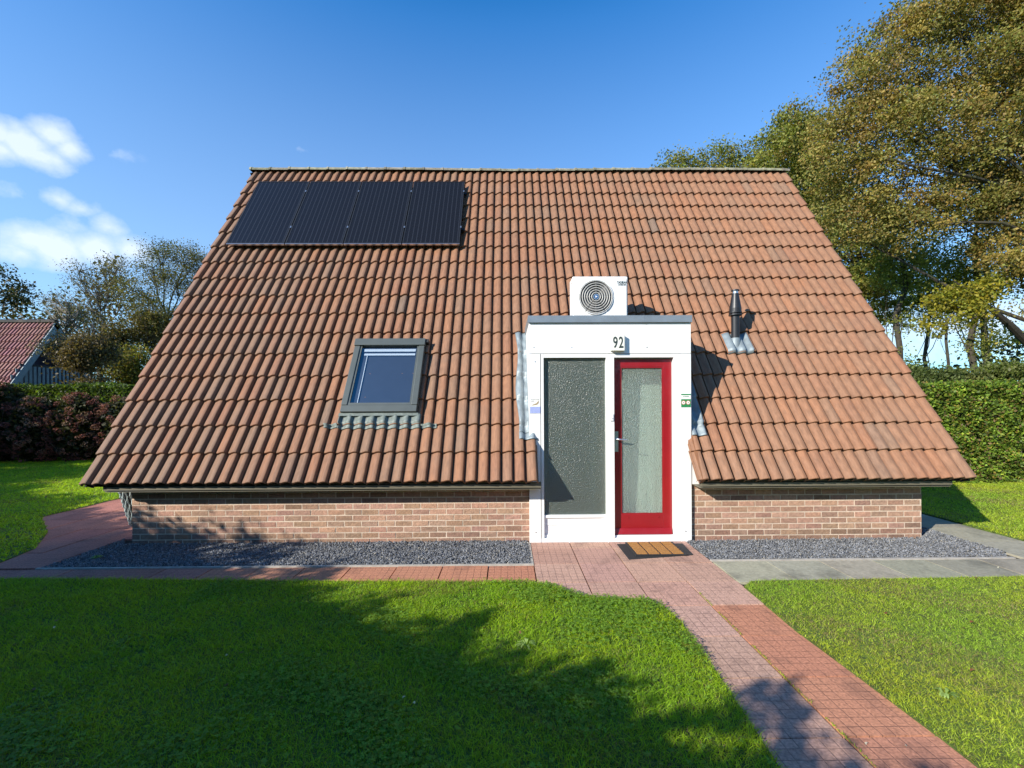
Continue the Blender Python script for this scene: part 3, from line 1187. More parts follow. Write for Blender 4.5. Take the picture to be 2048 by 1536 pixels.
# ------------------------------------------------------------------ air conditioner
ax0, ax1, ay0, ay1, az0, az1 = 0.945, 1.742, 6.16, 6.44, 2.945, 3.615
ac = thing('air_conditioner', 'white outdoor air conditioner with round fan grille on the porch roof', 'air conditioner', (1.34, 6.3, 2.88))
m = MB()
m.box(ax0, ax1, ay0, ay1, az0, az1)
m.build('casing', M_white, ac, bevel=0.018)
fcx, fcz, fr_ = 1.278, 3.315, 0.243
m = MB()
M_fan = plain('fan_shadow_grey', (0.10, 0.10, 0.105), 0.7)
m.tube([(fcx, ay0 - 0.002, fcz), (fcx, ay0 - 0.006, fcz)], fr_, 48)
m.build('fan_recess', M_fan, ac)
for k in range(3):
    m = MB()
    an = k * 2.094 + 0.4
    vs = []
    for rr, w0 in ((0.05, 0.35), (0.13, 0.5), (0.22, 0.42)):
        for q in (-w0, w0):
            vs.append((fcx + math.cos(an + q) * rr, ay0 - 0.009 - 0.004 * (q > 0), fcz + math.sin(an + q) * rr))
    m.add(vs, [(0, 1, 3, 2), (2, 3, 5, 4)])
    m.build('fan_blade', plain('fan_blade_grey', (0.15, 0.145, 0.145), 0.6) if k == 0 else bpy.data.materials['fan_blade_grey'], ac)
m = MB()
def ring(m, r, rad, y, n=48):
    pts = [(fcx + math.cos(2 * math.pi * k / n) * r, y, fcz + math.sin(2 * math.pi * k / n) * r) for k in range(n + 1)]
    m.tube(pts, rad, 6, cap=False)
for k in range(6):
    ring(m, 0.062 + k * 0.0335, 0.0078, ay0 - 0.024 + 0.001 * k)
for k in range(8):
    an = math.pi * k / 4
    m.tube([(fcx + math.cos(an) * 0.04, ay0 - 0.020, fcz + math.sin(an) * 0.04), (fcx + math.cos(an) * fr_, ay0 - 0.010, fcz + math.sin(an) * fr_)], 0.003, 5)
m.build('fan_grille', plain('grille_wire', (0.42, 0.41, 0.38), 0.5), ac)
m = MB()
ring(m, fr_ + 0.004, 0.010, ay0 - 0.008)
m.build('grille_rim', M_white, ac)
m = MB()
m.tube([(fcx, ay0 - 0.016, fcz), (fcx, ay0 - 0.030, fcz)], 0.042, 24)
hub = m.build('hub_badge', M_steel, ac)
m = MB()
m.tube([(fcx, ay0 - 0.0305, fcz), (fcx, ay0 - 0.033, fcz)], 0.031, 24)
m.build('badge_disc', M_blue, hub)
m = MB()
m.prism([(fcx - 0.011, fcz - 0.017), (fcx + 0.018, fcz), (fcx - 0.011, fcz + 0.017)], -(ay0 - 0.034), -(ay0 - 0.036),
        M=Matrix(((1, 0, 0, 0), (0, 0, -1, 0), (0, 1, 0, 0), (0, 0, 0, 1))))
m.build('badge_arrow', M_white, hub)
m = MB()
m.box(1.545, 1.722, ay0 - 0.006, ay0 + 0.0, 2.965, 3.572)
m.build('front_panel', plain('panel_white', (0.80, 0.83, 0.83), 0.35, var=0.02), ac, bevel=0.004)
m = MB()
m.box(1.7225, 1.7285, ay0 - 0.003, ay0 + 0.001, 2.965, 3.555)
m.build('panel_gap', M_frame, ac)
for k in range(8):
    m = MB()
    z = 3.0 + k * 0.075
    m.box(ax0 - 0.012, ax0 - 0.0005, ay0 + 0.03, ay0 + 0.06, z, z + 0.03)
    m.build('side_louvre', M_white, ac)
for xx in (ax0 + 0.1, ax1 - 0.14):
    m = MB()
    m.box(xx, xx + 0.05, ay0 - 0.02, ay1 + 0.02, PT + 0.05, az0)
    m.build('foot', M_darkm, ac)


def text_obj(name, body, size, x, y, z, mat, parent, sx=1.0, bold=0.0, extrude=0.001, align='CENTER', space=1.0):
    cu = bpy.data.curves.new(name + '_c', 'FONT')
    cu.body = body
    cu.size = size
    cu.extrude = extrude
    cu.offset = bold
    cu.align_x = align
    cu.space_character = space
    tmp = bpy.data.objects.new('tmp_text', cu)
    C.objects.link(tmp)
    dg = bpy.context.evaluated_depsgraph_get()
    me = bpy.data.meshes.new_from_object(tmp.evaluated_get(dg))
    bpy.data.objects.remove(tmp)
    loc = world_loc(parent)
    Mx = Matrix(((sx, 0, 0, x - loc.x), (0, 0, -1, y - loc.y), (0, 1, 0, z - loc.z), (0, 0, 0, 1)))
    me.transform(Mx)
    me.materials.clear()
    me.materials.append(mat)
    me.name = name
    o = bpy.data.objects.new(name, me)
    C.objects.link(o)
    o.parent = parent
    return o


text_obj('maker_lettering', 'TADIRAN', 0.047, 1.657, ay0 - 0.0075, 3.508, M_black, ac, sx=0.72, bold=0.0012)
text_obj('maker_lettering', 'INVERTER', 0.034, 1.657, ay0 - 0.0075, 3.478, M_black, ac, sx=0.72, bold=0.0005)

# ------------------------------------------------------------------ number sign, stickers
num = thing('house_number_sign', 'white box sign with dark number 92 above the red door', 'sign', (1.413, PF - 0.03, 2.45))
m = MB()
m.box(1.322, 1.500, PF - 0.062, PF - 0.001, 2.458, 2.668)
m.build('sign_box', plain('sign_white', (0.78, 0.78, 0.70), 0.4, var=0.02), num, bevel=0.008)
text_obj('digits', '92', 0.200, 1.414, PF - 0.0635, 2.497, M_black, num, sx=0.62, bold=0.003, space=1.18)

st = thing('info_sticker', 'small white and pale blue sticker on the left porch board', 'sticker', (0.353, PF, 1.72))
m = MB()
m.box(0.288, 0.4245, PF - 0.002, PF + 0.0005, 1.665, 1.865)
m.build('sticker_sheet', plain('sticker_white', (0.80, 0.80, 0.76), 0.4, var=0.02), st)
m = MB()
m.box(0.290, 0.4235, PF - 0.0035, PF - 0.0021, 1.668, 1.752)
m.build('blue_field', M_lblue, st)
M_pgrey = plain('print_grey', (0.40, 0.40, 0.39), 0.6)
text_obj('small_print', 'WAAKT OVER', 0.020, 0.356, PF - 0.003, 1.835, M_pgrey, st, sx=0.85)
text_obj('small_print', 'uw huis', 0.018, 0.320, PF - 0.003, 1.813, M_pgrey, st, sx=0.85)
m = MB()
m.prism([(0.312, 1.768), (0.375, 1.776), (0.398, 1.792), (0.408, 1.826), (0.388, 1.815), (0.372, 1.796), (0.34, 1.785)], -(PF - 0.003), -(PF - 0.004),
        M=Matrix(((1, 0, 0, 0), (0, 0, -1, 0), (0, 1, 0, 0), (0, 0, 0, 1))))
m.build('bird_mark', plain('bird_brown', (0.36, 0.28, 0.17), 0.6), st)

gs = thing('green_notice', 'small green notice with two round symbols on right porch board', 'sign', (2.30, PF, 1.73))
m = MB()
m.box(2.236, 2.362, PF - 0.002, PF + 0.0005, 1.735, 1.910)
m.build('notice_sheet', bpy.data.materials['sticker_white'], gs)
m = MB()
m.box(2.237, 2.361, PF - 0.0035, PF - 0.0021, 1.892, 1.908)
m.box(2.237, 2.361, PF - 0.0035, PF - 0.0021, 1.737, 1.840)
m.build('green_field', M_green, gs)
for xx in (2.268, 2.328):
    for rad, mm_, dd in ((0.027, plain('ring_red', (0.55, 0.12, 0.08), 0.5) if 'ring_red' not in bpy.data.materials else bpy.data.materials['ring_red'], 0.0036),
                         (0.021, bpy.data.materials['sticker_white'], 0.0046), (0.008, bpy.data.materials['bird_brown'], 0.0056)):
        m = MB()
        m.tube([(xx, PF - dd, 1.795), (xx, PF - dd - 0.0008, 1.795)], rad, 20)
        m.build('round_symbol', mm_, gs)
text_obj('small_print', 'ATTENTIE', 0.017, 2.299, PF - 0.003, 1.868, M_green, gs, sx=0.95)

# ------------------------------------------------------------------ doormats
m = MB()
m.prism([(1.372, 4.862), (2.165, 5.0), (2.20, 5.40), (1.372, 5.40)], 0.014, 0.020)
o = m.build('rubber_mat', M_blackr, None)
tag(o, 'flat dark grey rubber mat lying under the coir doormat', 'mat')
dm = thing('doormat', 'thick black rubber doormat with tan coir blocks before the door', 'doormat', (1.79, 5.2, 0.02))
m = MB()
m.box(1.480, 2.085, 4.965, 5.425, 0.0205, 0.034)
m.build('rubber_base', M_blackr, dm, bevel=0.004)
m = MB()
for cx in range(4):
    for cy in range(7):
        xa = 1.505 + cx * 0.1405
        ya = 4.985 + cy * 0.0615
        m.box(xa, xa + 0.118, ya, ya + 0.042, 0.030, 0.044, None, None, j=0.001)
m.build('coir_blocks', M_tan, dm)

# ------------------------------------------------------------------ ground, paving
m = MB()
m.add([(-600, -600, -0.035), (600, -600, -0.035), (600, 600, -0.035), (-600, 600, -0.035)], [(0, 1, 2, 3)])
tag(m.build('ground', M_ground), kind='structure')
m = MB()
m.add([(-16, 2.0, -0.012), (9, 2.0, -0.012), (9, 14, -0.012), (-16, 14, -0.012)], [(0, 1, 2, 3)])
m.add([(1.2, -8, -0.012), (2.4, -8, -0.012), (2.4, 2.0, -0.012), (1.2, 2.0, -0.012)], [(0, 1, 2, 3)])
tag(m.build('soil_bed', M_soil), kind='structure')

PINK = (0.90, 1.17, 1.12)
RED = (0.99, 0.95, 0.72)
SHADE_RED = (0.76, 0.70, 0.66)  # left paving red, darkened further for the shade lying there


def slab(m, x0, x1, y0, y1, c, z=0.012):
    g = random.uniform(0.9, 1.1)
    c = tuple(v * g * random.uniform(0.97, 1.03) for v in c)
    j = 0.0065
    dz = random.uniform(-0.003, 0.003)
    vs = [(x0 + j, y0 + j, z + dz + random.uniform(-.0015, .0015)), (x1 - j, y0 + j, z + dz + random.uniform(-.0015, .0015)),
          (x1 - j, y1 - j, z + dz + random.uniform(-.0015, .0015)), (x0 + j, y1 - j, z + dz + random.uniform(-.0015, .0015))]
    vs += [(a, b, -0.011) for a, b, _ in vs]
    m.add(vs, [(0, 1, 2, 3), (0, 4, 5, 1), (1, 5, 6, 2), (2, 6, 7, 3), (3, 7, 4, 0)], c)


m = MB()
slab_cols = [0.286 + 0.5 * i for i in range(5)]
ys = [5.505, 5.27] + [4.77 - 0.5 * k for k in range(26)]
for k in range(len(ys) - 1):
    for c in range(4):
        if ys[k + 1] < 2.0 and c < 2:
            continue
        if ys[k] < 3.6 and c < 2:
            continue
        col = PINK
        if c == 3 and ys[k] < 4.0:
            col = RED
        if ys[k + 1] < 2.4:
            col = tuple(v * 0.9 for v in col)
        slab(m, slab_cols[c], slab_cols[c + 1], ys[k + 1], ys[k], col)
o = m.build('garden_path', M_slab)
tag(o, kind='structure')
m = MB()
k = 0
xx = 0.286
while xx > -12:
    slab(m, xx - 0.5, xx, 4.27, 4.735, RED if xx > -2.8 else SHADE_RED)
    xx -= 0.5
for yy in np.arange(4.77, 9.5, 0.5):
    for xx in np.arange(-5.13 - 0.5 * 5, -5.13 + 0.01, 0.5):
        if xx + 0.5 > -5.0 and yy < 5.6:
            continue
        slab(m, xx - 0.0, xx + 0.5, yy, yy + 0.5, SHADE_RED)
o = m.build('side_path', M_slab)
tag(o, kind='structure')
# concrete pavement to the right
m = MB()
xx = 2.292
while xx < 12:
    slab(m, xx, xx + 0.6, 4.235, 4.80, (random.uniform(0.9, 1.05),) * 3)
    xx += 0.6
for yy in np.arange(4.80, 12, 0.6):
    slab(m, 5.86, 6.56, yy, yy + 0.6, (random.uniform(0.9, 1.1),) * 3)
o = m.build('pavement', M_conc)
tag(o, kind='structure')
m = MB()
m.box(2.288, 5.75, 4.805, 4.845, -0.02, 0.020)
m.box(-5.15, 0.284, 4.738, 4.768, -0.02, 0.022)
m.box(0.255, 0.285, 4.768, 5.50, -0.02, 0.016)
o = m.build('kerb', M_kerb)
tag(o, kind='structure')


# gravel beds
def in_poly(px, py, poly):
    inside = np.zeros(px.shape, bool)
    n = len(poly)
    for i in range(n):
        x1, y1 = poly[i]
        x2, y2 = poly[(i + 1) % n]
        c = ((y1 > py) != (y2 > py))
        with np.errstate(divide='ignore', invalid='ignore'):
            xi = (x2 - x1) * (py - y1) / (y2 - y1 + 1e-12) + x1
        inside ^= c & (px < xi)
    return inside


def sample_poly(poly, dens):
    p = np.array(poly)
    lo, hi = p.min(0), p.max(0)
    n = int(dens * (hi - lo).prod())
    x = RNG.uniform(lo[0], hi[0], n)
    y = RNG.uniform(lo[1], hi[1], n)
    k = in_poly(x, y, poly)
    return x[k], y[k]


GL = [(-5.10, 4.768), (0.256, 4.768), (0.256, 5.56), (-4.9, 5.56), (-5.08, 5.75)]
GR = [(2.288, 4.845), (5.70, 4.845), (5.86, 5.0), (5.86, 6.6), (5.405, 6.6), (5.405, 5.56), (2.288, 5.50)]


def octa(n):
    base = np.array([(1, 0, 0), (-1, 0, 0), (0, 1, 0), (0, -1, 0), (0, 0, 1), (0, 0, -1)], float)
    fs = np.array([(0, 2, 4), (2, 1, 4), (1, 3, 4), (3, 0, 4), (2, 0, 5), (1, 2, 5), (3, 1, 5), (0, 3, 5)])
    v = base[None] * RNG.uniform(0.6, 1.25, (n, 6, 1)) + RNG.normal(0, 0.12, (n, 6, 3))
    return v, fs


def rot_random(n):
    q = RNG.normal(size=(n, 4))
    q /= np.linalg.norm(q, axis=1)[:, None]
    w, x, y, z = q.T
    Rm = np.empty((n, 3, 3))
    Rm[:, 0, 0] = 1 - 2 * (y * y + z * z); Rm[:, 0, 1] = 2 * (x * y - z * w); Rm[:, 0, 2] = 2 * (x * z + y * w)
    Rm[:, 1, 0] = 2 * (x * y + z * w); Rm[:, 1, 1] = 1 - 2 * (x * x + z * z); Rm[:, 1, 2] = 2 * (y * z - x * w)
    Rm[:, 2, 0] = 2 * (x * z - y * w); Rm[:, 2, 1] = 2 * (y * z + x * w); Rm[:, 2, 2] = 1 - 2 * (x * x + y * y)
    return Rm


for poly, dens, size, cols in ((GL, 7500, 0.0105, 0), (GR, 8500, 0.0090, 1)):
    m = MB()
    m.prism(poly, -0.011, 0.006)
    bed = m.build('gravel_bed', plain('gravel_base', (0.07, 0.075, 0.085), 0.9) if cols == 0 else bpy.data.materials['gravel_base'])
    tag(bed, kind='structure')
    x, y = sample_poly(poly, dens)
    n = len(x)
    v, fs = octa(n)
    sc = np.stack([RNG.uniform(0.7, 1.5, n), RNG.uniform(0.6, 1.2, n), RNG.uniform(0.4, 0.9, n)], 1) * size
    v = v * sc[:, None, :]
    v = np.einsum('nij,nkj->nki', rot_random(n), v)
    v += np.stack([x, y, RNG.uniform(0.006, 0.030, n)], 1)[:, None, :]
    tri = v[:, fs].reshape(-1, 3, 3)
    g = RNG.uniform(0.09, 0.34, (n, 1)) ** 1.15
    tint = g * np.array([[0.92, 0.97, 1.05]])
    k = RNG.random(n) < 0.10
    tint[k] *= np.array([1.35, 1.2, 0.95])
    tint = np.repeat(tint, 8, 0)
    o = np_mesh('gravel', tri, 3, M_stone, tint=tint)
    tag(o, kind='stuff')
    o['label'] = 'blue grey gravel along the brick wall ' + ('left' if cols == 0 else 'right') + ' of the porch'
    o['category'] = 'gravel'

# ------------------------------------------------------------------ lawns
LA = [(-14, 4.475), (-5.24, 4.475), (-3.66, 4.42), (-1.6, 4.335), (0.2, 4.28), (0.42, 4.19), (0.6, 4.02), (0.746, 3.925), (1.0, 3.875),
      (1.236, 3.865), (1.36, 3.73), (1.40, 3.5), (1.393, 3.24), (1.369, 2.77), (1.343, 2.38), (1.32, 2.1), (1.29, 0), (1.29, -8), (-14, -8)]
LB = [(2.29, -8), (2.286, 2.1), (2.26, 2.8), (2.24, 3.26), (2.27, 4.12), (2.42, 4.25), (5.2, 4.30), (12, 4.3), (12, -8)]
LC = [(6.52, 4.85), (6.56, 5.36), (6.6, 6.2), (6.65, 12), (7, 16), (26, 16), (26, 4.85)]
LD = [(-5.77, 4.95), (-5.885, 5.416), (-6.45, 6.10), (-7.45, 6.95), (-7.43, 7.46), (-7.42, 8.1), (-7.2, 10), (-7.2, 18), (-28, 18), (-28, 4.95)]
for i, poly in enumerate((LA, LB, LC, LD)):
    m = MB()
    m.prism(poly, -0.034, 0.020)
    tag(m.build('lawn', M_lawn), kind='structure')


def grass(name, label, poly, zones, colf):
    """zones: (mask function, density, height, width)"""
    V, T = [], []
    for mask, dens, h0, w0 in zones:
        x, y = sample_poly(poly, dens)
        k = mask(x, y)
        x, y = x[k], y[k]
        n = len(x)
        # clumpiness
        cl = np.sin(x * 7.1 + np.sin(y * 5.3) * 2) * np.sin(y * 8.7 + np.sin(x * 6.1) * 1.7)
        h = h0 * RNG.uniform(0.55, 1.25, n) * (1 + 0.25 * cl)
        w = w0 * RNG.uniform(0.7, 1.3, n)
        a = RNG.uniform(0, 2 * np.pi, n)
        lean = RNG.uniform(0.5, 1.5, n) * h
        b = RNG.uniform(0, 2 * np.pi, n)
        dx, dy = np.cos(a) * w * 0.5, np.sin(a) * w * 0.5
        lx, ly = np.cos(b) * lean, np.sin(b) * lean
        z0 = 0.016
        p0 = np.stack([x - dx, y - dy, np.full(n, z0)], 1)
        p1 = np.stack([x + dx, y + dy, np.full(n, z0)], 1)
        p2 = np.stack([x + dx * 0.8 + lx * 0.35, y + dy * 0.8 + ly * 0.35, z0 + h * 0.52], 1)
        p3 = np.stack([x - dx * 0.8 + lx * 0.35, y - dy * 0.8 + ly * 0.35, z0 + h * 0.52], 1)
        p4 = np.stack([x + lx, y + ly, z0 + h * 0.78], 1)
        p4b = p4 + np.stack([dx, dy, 0 * dx], 1) * 0.15
        V.append(np.stack([p0, p1, p2, p3], 1))
        V.append(np.stack([p3, p2, p4b, p4], 1))
        c = colf(x, y, n)
        T.append(c)
        T.append(c * 1.08)
    o = np_mesh(name, np.concatenate(V), 4, M_grass, tint=np.concatenate(T))
    tag(o, label, 'grass', kind='stuff')
    return o


def vis(x, y):
    return (np.abs(x) < 1.24 * y + 0.5) & (y > 1.75)


def nz2(x, y, f, s=0.0):
    return 0.5 + 0.5 * np.sin(x * f + 1.7 * np.sin(y * f * 0.83 + s) + s) * np.sin(y * f * 1.13 + 1.3 * np.sin(x * f * 0.71 + 2 * s))


def col_left(x, y, n):
    base = np.array([[0.285, 0.48, 0.024]])
    c = base * RNG.uniform(0.55, 1.35, (n, 1))
    yl = (nz2(x, y, 2.9, 1.0) * RNG.uniform(0.3, 1, n))[:, None]
    c = c * (1 + yl * np.array([[0.75, 0.25, 0.0]]))
    k = RNG.random(n) < 0.05 + 0.25 * (nz2(x, y, 1.9, 3.0) > 0.86)
    c[k] = np.array([0.36, 0.30, 0.10]) * RNG.uniform(0.6, 1.1, (k.sum(), 1))
    return c


def col_right(x, y, n):
    base = np.array([[0.335, 0.50, 0.052]])
    c = base * RNG.uniform(0.55, 1.35, (n, 1))
    yl = (nz2(x, y, 2.1, 2.0) * RNG.uniform(0.3, 1, n))[:, None]
    c = c * (1 + yl * np.array([[0.8, 0.25, 0.1]]))
    k = RNG.random(n) < 0.09 + 0.30 * (nz2(x, y, 1.7, 1.0) > 0.82)
    c[k] = np.array([0.40, 0.35, 0.14]) * RNG.uniform(0.6, 1.1, (k.sum(), 1))
    return c


grass('grass', 'dense bright green grass of the front lawn left of the path', LA,
      [(lambda x, y: vis(x, y) & (y < 3.1), 13000, 0.040, 0.0036), (lambda x, y: vis(x, y) & (y >= 3.1), 9500, 0.042, 0.0046),
       (lambda x, y: ~vis(x, y) & (np.abs(x) < 1.7 * y + 2.5) & (y > 0.0), 2600, 0.036, 0.007)], col_left)
grass('grass', 'yellowish green short grass of the lawn right of the path', LB,
      [(lambda x, y: vis(x, y) & (y < 3.1), 15000, 0.028, 0.0032), (lambda x, y: vis(x, y) & (y >= 3.1), 11500, 0.028, 0.0042),
       (lambda x, y: ~vis(x, y) & (np.abs(x) < 1.7 * y + 2.5) & (y > 0.0), 2600, 0.036, 0.007)], col_right)
grass('grass', 'grass on the lawn strip beside the right gable and hedge', LC,
      [(lambda x, y: (x < 1.25 * y + 0.8) & (x < 14), 3000, 0.045, 0.009)], col_right)
grass('grass', 'grass on the lawn beyond the left gable and side path', LD,
      [(lambda x, y: (-x < 1.25 * y + 0.8), 1900, 0.050, 0.012)], col_left)


grass('grass', 'thin line of grass and moss in the long joint of the garden path', [(1.779, 1.9), (1.793, 1.9), (1.793, 4.0), (1.779, 4.0)],
      [(lambda x, y: nz2(x, y, 9.0, 1.0) > 0.35, 26000, 0.012, 0.003)], col_left)


def leaf_quads0(cent, size):
    n = len(cent)
    a = RNG.uniform(0, 6.28, n)
    s_ = size * RNG.uniform(0.6, 1.3, n)
    u = np.stack([np.cos(a), np.sin(a), RNG.uniform(-0.3, 0.3, n)], 1) * s_[:, None] * 0.5
    w = np.stack([-np.sin(a), np.cos(a), RNG.uniform(-0.3, 0.3, n)], 1) * s_[:, None] * 0.28
    return np.stack([cent - u, cent + w, cent + u, cent - w], 1)


# clover
def clover(poly, zones):
    V, T = [], []
    for mask, dens, r0 in zones:
        x, y = sample_poly(poly, dens)
        k = mask(x, y) & (RNG.random(len(x)) < np.clip(nz2(x, y, 3.7, 4.0) * nz2(x, y, 1.6, .5) * 2.2 - 0.35, 0.03, 0.8))
        x, y = x[k], y[k]
        n = len(x)
        z = RNG.uniform(0.035, 0.065, n)
        r = r0 * RNG.uniform(0.7, 1.3, n)
        a0 = RNG.uniform(0, 2 * np.pi, n)
        c = np.array([[0.21, 0.36, 0.045]]) * RNG.uniform(0.7, 1.4, (n, 1))
        for q in range(3):
            a = a0 + q * 2.094
            tl = RNG.uniform(-0.35, 0.45, n)
            ce = np.stack([x, y, z], 1)
            d = np.stack([np.cos(a) * r, np.sin(a) * r, tl * r], 1)
            e = np.stack([-np.sin(a) * r * 0.5, np.cos(a) * r * 0.5, RNG.uniform(-0.2, 0.2, n) * r], 1)
            V.append(np.stack([ce, ce + d * 0.6 + e, ce + d, ce + d * 0.6 - e], 1))
            T.append(c)
    o = np_mesh('clover', np.concatenate(V), 4, M_grass, tint=np.concatenate(T))
    tag(o, 'small round clover leaves growing through the front lawn', 'clover', kind='stuff')


clover(LA, [(lambda x, y: vis(x, y) & (x > -2.9), 5200, 0.013)])

V, T = [], []
for poly, nn in ((LA, 4.0), (LB, 7.0), (LC, 3.0)):
    x, y = sample_poly(poly, nn)
    k = vis(x, y) & (RNG.random(len(x)) < nz2(x, y, 1.3, 0.7) + 0.2)
    x, y = x[k], y[k]
    P = np.stack([x, y, RNG.uniform(0.032, 0.05, len(x))], 1)
    V.append(leaf_quads0(P, 0.034))
    T.append(np.array([[0.20, 0.10, 0.04]]) * RNG.uniform(0.5, 1.4, (len(x), 1)) * np.array([[1, 1, 1]]) + RNG.uniform(0, 0.04, (len(x), 1)))
    bits = int(len(x) * 1.5)
o = np_mesh('leaf_litter', np.concatenate(V), 4, M_leaf, tint=np.concatenate(T))
tag(o, 'small brown leaf litter caught in the lawns', 'leaf litter', kind='stuff')


# dandelion-like weeds: rosettes of long leaves
def rosette(x, y, size, label):
    V, T = [], []
    n = 14
    a = np.arange(n) * 2.4 + RNG.uniform(0, 1, n)
    for q in range(n):
        d = np.array([math.cos(a[q]), math.sin(a[q]), 0])
        e = np.array([-d[1], d[0], 0])
        ln = size * RNG.uniform(0.7, 1.15)
        p = np.array([x, y, 0.03])
        up = np.array([0, 0, 1])
        m1 = p + d * ln * 0.5 + up * 0.03
        m2 = p + d * ln * 0.85 + up * 0.022
        V += [np.stack([p, p + d * 0.01, m1 + e * 0.007, m1 - e * 0.007]), np.stack([m1 - e * 0.007, m1 + e * 0.007, m2 + e * 0.006, m2 - e * 0.006]),
              np.stack([m2 - e * 0.006, m2 + e * 0.006, p + d * ln + up * 0.01, p + d * ln * 0.99 + up * 0.01])]
        c = np.array([0.30, 0.42, 0.12]) * RNG.uniform(0.8, 1.3)
        T += [c, c, c]
    o = np_mesh('lawn_weed', np.array(V), 4, M_grass, tint=np.array(T))
    tag(o, label, 'weed')


rosette(0.13, 3.13, 0.085, 'long leaved weed rosette in the sunny part of the front lawn')
rosette(2.62, 2.55, 0.07, 'flat weed rosette in the right lawn close to the path edge')
rosette(-4.75, 5.02, 0.06, 'small weed at the left end of the dark gravel')

# fallen leaves
def fallen(x, y, z, s, col, label, group):
    a = random.uniform(0, 6.28)
    vs = []
    n = 8
    for k in range(n):
        t = 2 * math.pi * k / n
        rr = s * (0.75 + 0.3 * math.sin(3 * t + a))
        vs.append((x + math.cos(t + a) * rr, y + math.sin(t + a) * rr * 0.6, z + 0.006 * math.sin(2 * t)))
    m = MB()
    m.add([(x, y, z + 0.008)] + vs, [(0, 1 + k, 1 + (k + 1) % n) for k in range(n)], col)
    o = m.build('fallen_leaf', M_leaf)
    tag(o, label, 'leaf', group)


for (x, y) in ((3.65, 3.35), (4.15, 2.95), (3.0, 2.75), (4.45, 2.8), (3.1, 3.5), (2.95, 2.3)):
    fallen(x, y, 0.06, 0.020, (0.22, 0.09, 0.04), 'small brown fallen leaf lying on the right lawn', 'brown leaves on the right lawn')
for (x, y) in ((-3.55, 3.4), (-0.62, 2.55), (-0.55, 2.5), (-1.95, 3.0), (5.1, 4.42)):
    fallen(x, y, 0.065, 0.011, (0.8, 0.78, 0.72), 'tiny white petal lying on the lawn', 'white petals on the lawns')
for (x, y) in ((1.86, 2.22), (2.05, 2.20), (1.97, 2.05)):
    fallen(x, y, 0.018, 0.009, (0.6, 0.57, 0.52), 'tiny pale flake lying on the path near the camera', 'pale flakes on the path')

# ------------------------------------------------------------------ wicker shell beside the house
wk = thing('wicker_seat', 'dark wicker seat shell with pale strands beside the left brick wall end', 'garden seat', (-5.35, 6.1, 0))
m = MB()
ms = MB()
nst = 15
for k in range(nst):
    t = k / (nst - 1)
    an = math.radians(-165 + 150 * t)
    pts, ptd = [], []
    zb = 0.05 + 0.30 * t
    for q in range(13):
        z = zb + (0.92 - zb) * q / 12
        rr = 0.20 + 0.22 * (z / 0.92)
        cx, cy = -5.16, 6.28
        rip = 0.010 * (1 if (q + k) % 2 else -1)
        pts.append((cx + math.cos(an) * (rr + rip), cy + math.sin(an) * (rr + rip), z))
        ptd.append((cx + math.cos(an) * rr, cy + math.sin(an) * rr, z))
    m.tube(pts, 0.0085, 6)
    ms.v += []
m.build('woven_strands', M_wicker, wk)
vs, fs = [], []
for k in range(nst * 2):
    t = k / (nst * 2 - 1)
    an = math.radians(-167 + 154 * t)
    zb = 0.04 + 0.30 * t
    for q in range(8):
        z = zb + (0.93 - zb) * q / 7
        rr = 0.195 + 0.215 * (z / 0.92)
        vs.append((-5.16 + math.cos(an) * rr, 6.28 + math.sin(an) * rr, z))
for k in range(nst * 2 - 1):
    for q in range(7):
        a = k * 8 + q
        fs.append((a, a + 8, a + 9, a + 1))
mm = MB()
mm.add(vs, fs)
mm.build('shell', M_blackr, wk)
mm = MB()
mm.tube([(-5.355, 6.24, 0.0), (-5.36, 6.24, 0.2), (-5.37, 6.24, 0.35)], 0.016, 8)
mm.build('frame_leg', M_darkm, wk)
mm = MB()
mm.tube([(-5.05, 6.05, 0.0), (-5.05, 6.06, 0.4)], 0.016, 8)
mm.build('frame_leg', M_darkm, wk)

# ------------------------------------------------------------------ vegetation generators

def leaf_quads(cent, size, colors, flat=0.0, aspect=0.62):
    n = len(cent)
    Rm = rot_random(n)
    u = Rm[:, :, 0]
    w = Rm[:, :, 1]
    if flat > 0:
        u = u * np.array([1, 1, 1 - flat])
        w = w * np.array([1, 1, 1 - flat])
        u /= np.linalg.norm(u, axis=1)[:, None]
        w = w - (w * u).sum(1)[:, None] * u
        w /= np.linalg.norm(w, axis=1)[:, None]
    s = (size * RNG.uniform(0.65, 1.35, n))[:, None]
    a = cent - u * s * 0.5
    b = cent + w * s * 0.5 * aspect
    c = cent + u * s * 0.5
    d = cent - w * s * 0.5 * aspect
    return np.stack([a, b, c, d], 1)


def palette(n, cols, weights):
    idx = RNG.choice(len(cols), n, p=np.array(weights) / sum(weights))
    return np.array(cols)[idx]


def crown_points(lobes, ncl, nleaf, spread, shell=0.55):
    """clusters of leaf positions in ellipsoid lobes; returns cluster centres and leaf positions"""
    vol = np.array([l[1][0] * l[1][1] * l[1][2] for l in lobes]) ** 0.72
    cnt = np.maximum(3, (ncl * vol / vol.sum()).astype(int))
    cc, li = [], []
    for i, ((c, r), k) in enumerate(zip(lobes, cnt)):
        d = RNG.normal(size=(k, 3))
        d /= np.linalg.norm(d, axis=1)[:, None]
        rad = RNG.uniform(shell, 1.08, (k, 1)) ** 0.7
        cc.append(np.array(c) + d * rad * np.array(r))
        li += [i] * k
    cc = np.concatenate(cc)
    li = np.array(li)
    n = len(cc)
    sp = spread * RNG.uniform(0.6, 1.35, (n, 1, 1))
    off = RNG.normal(0, 1, (n, nleaf, 3)) * sp * np.array([1, 1, 0.6])
    return cc, li, cc[:, None, :] + off


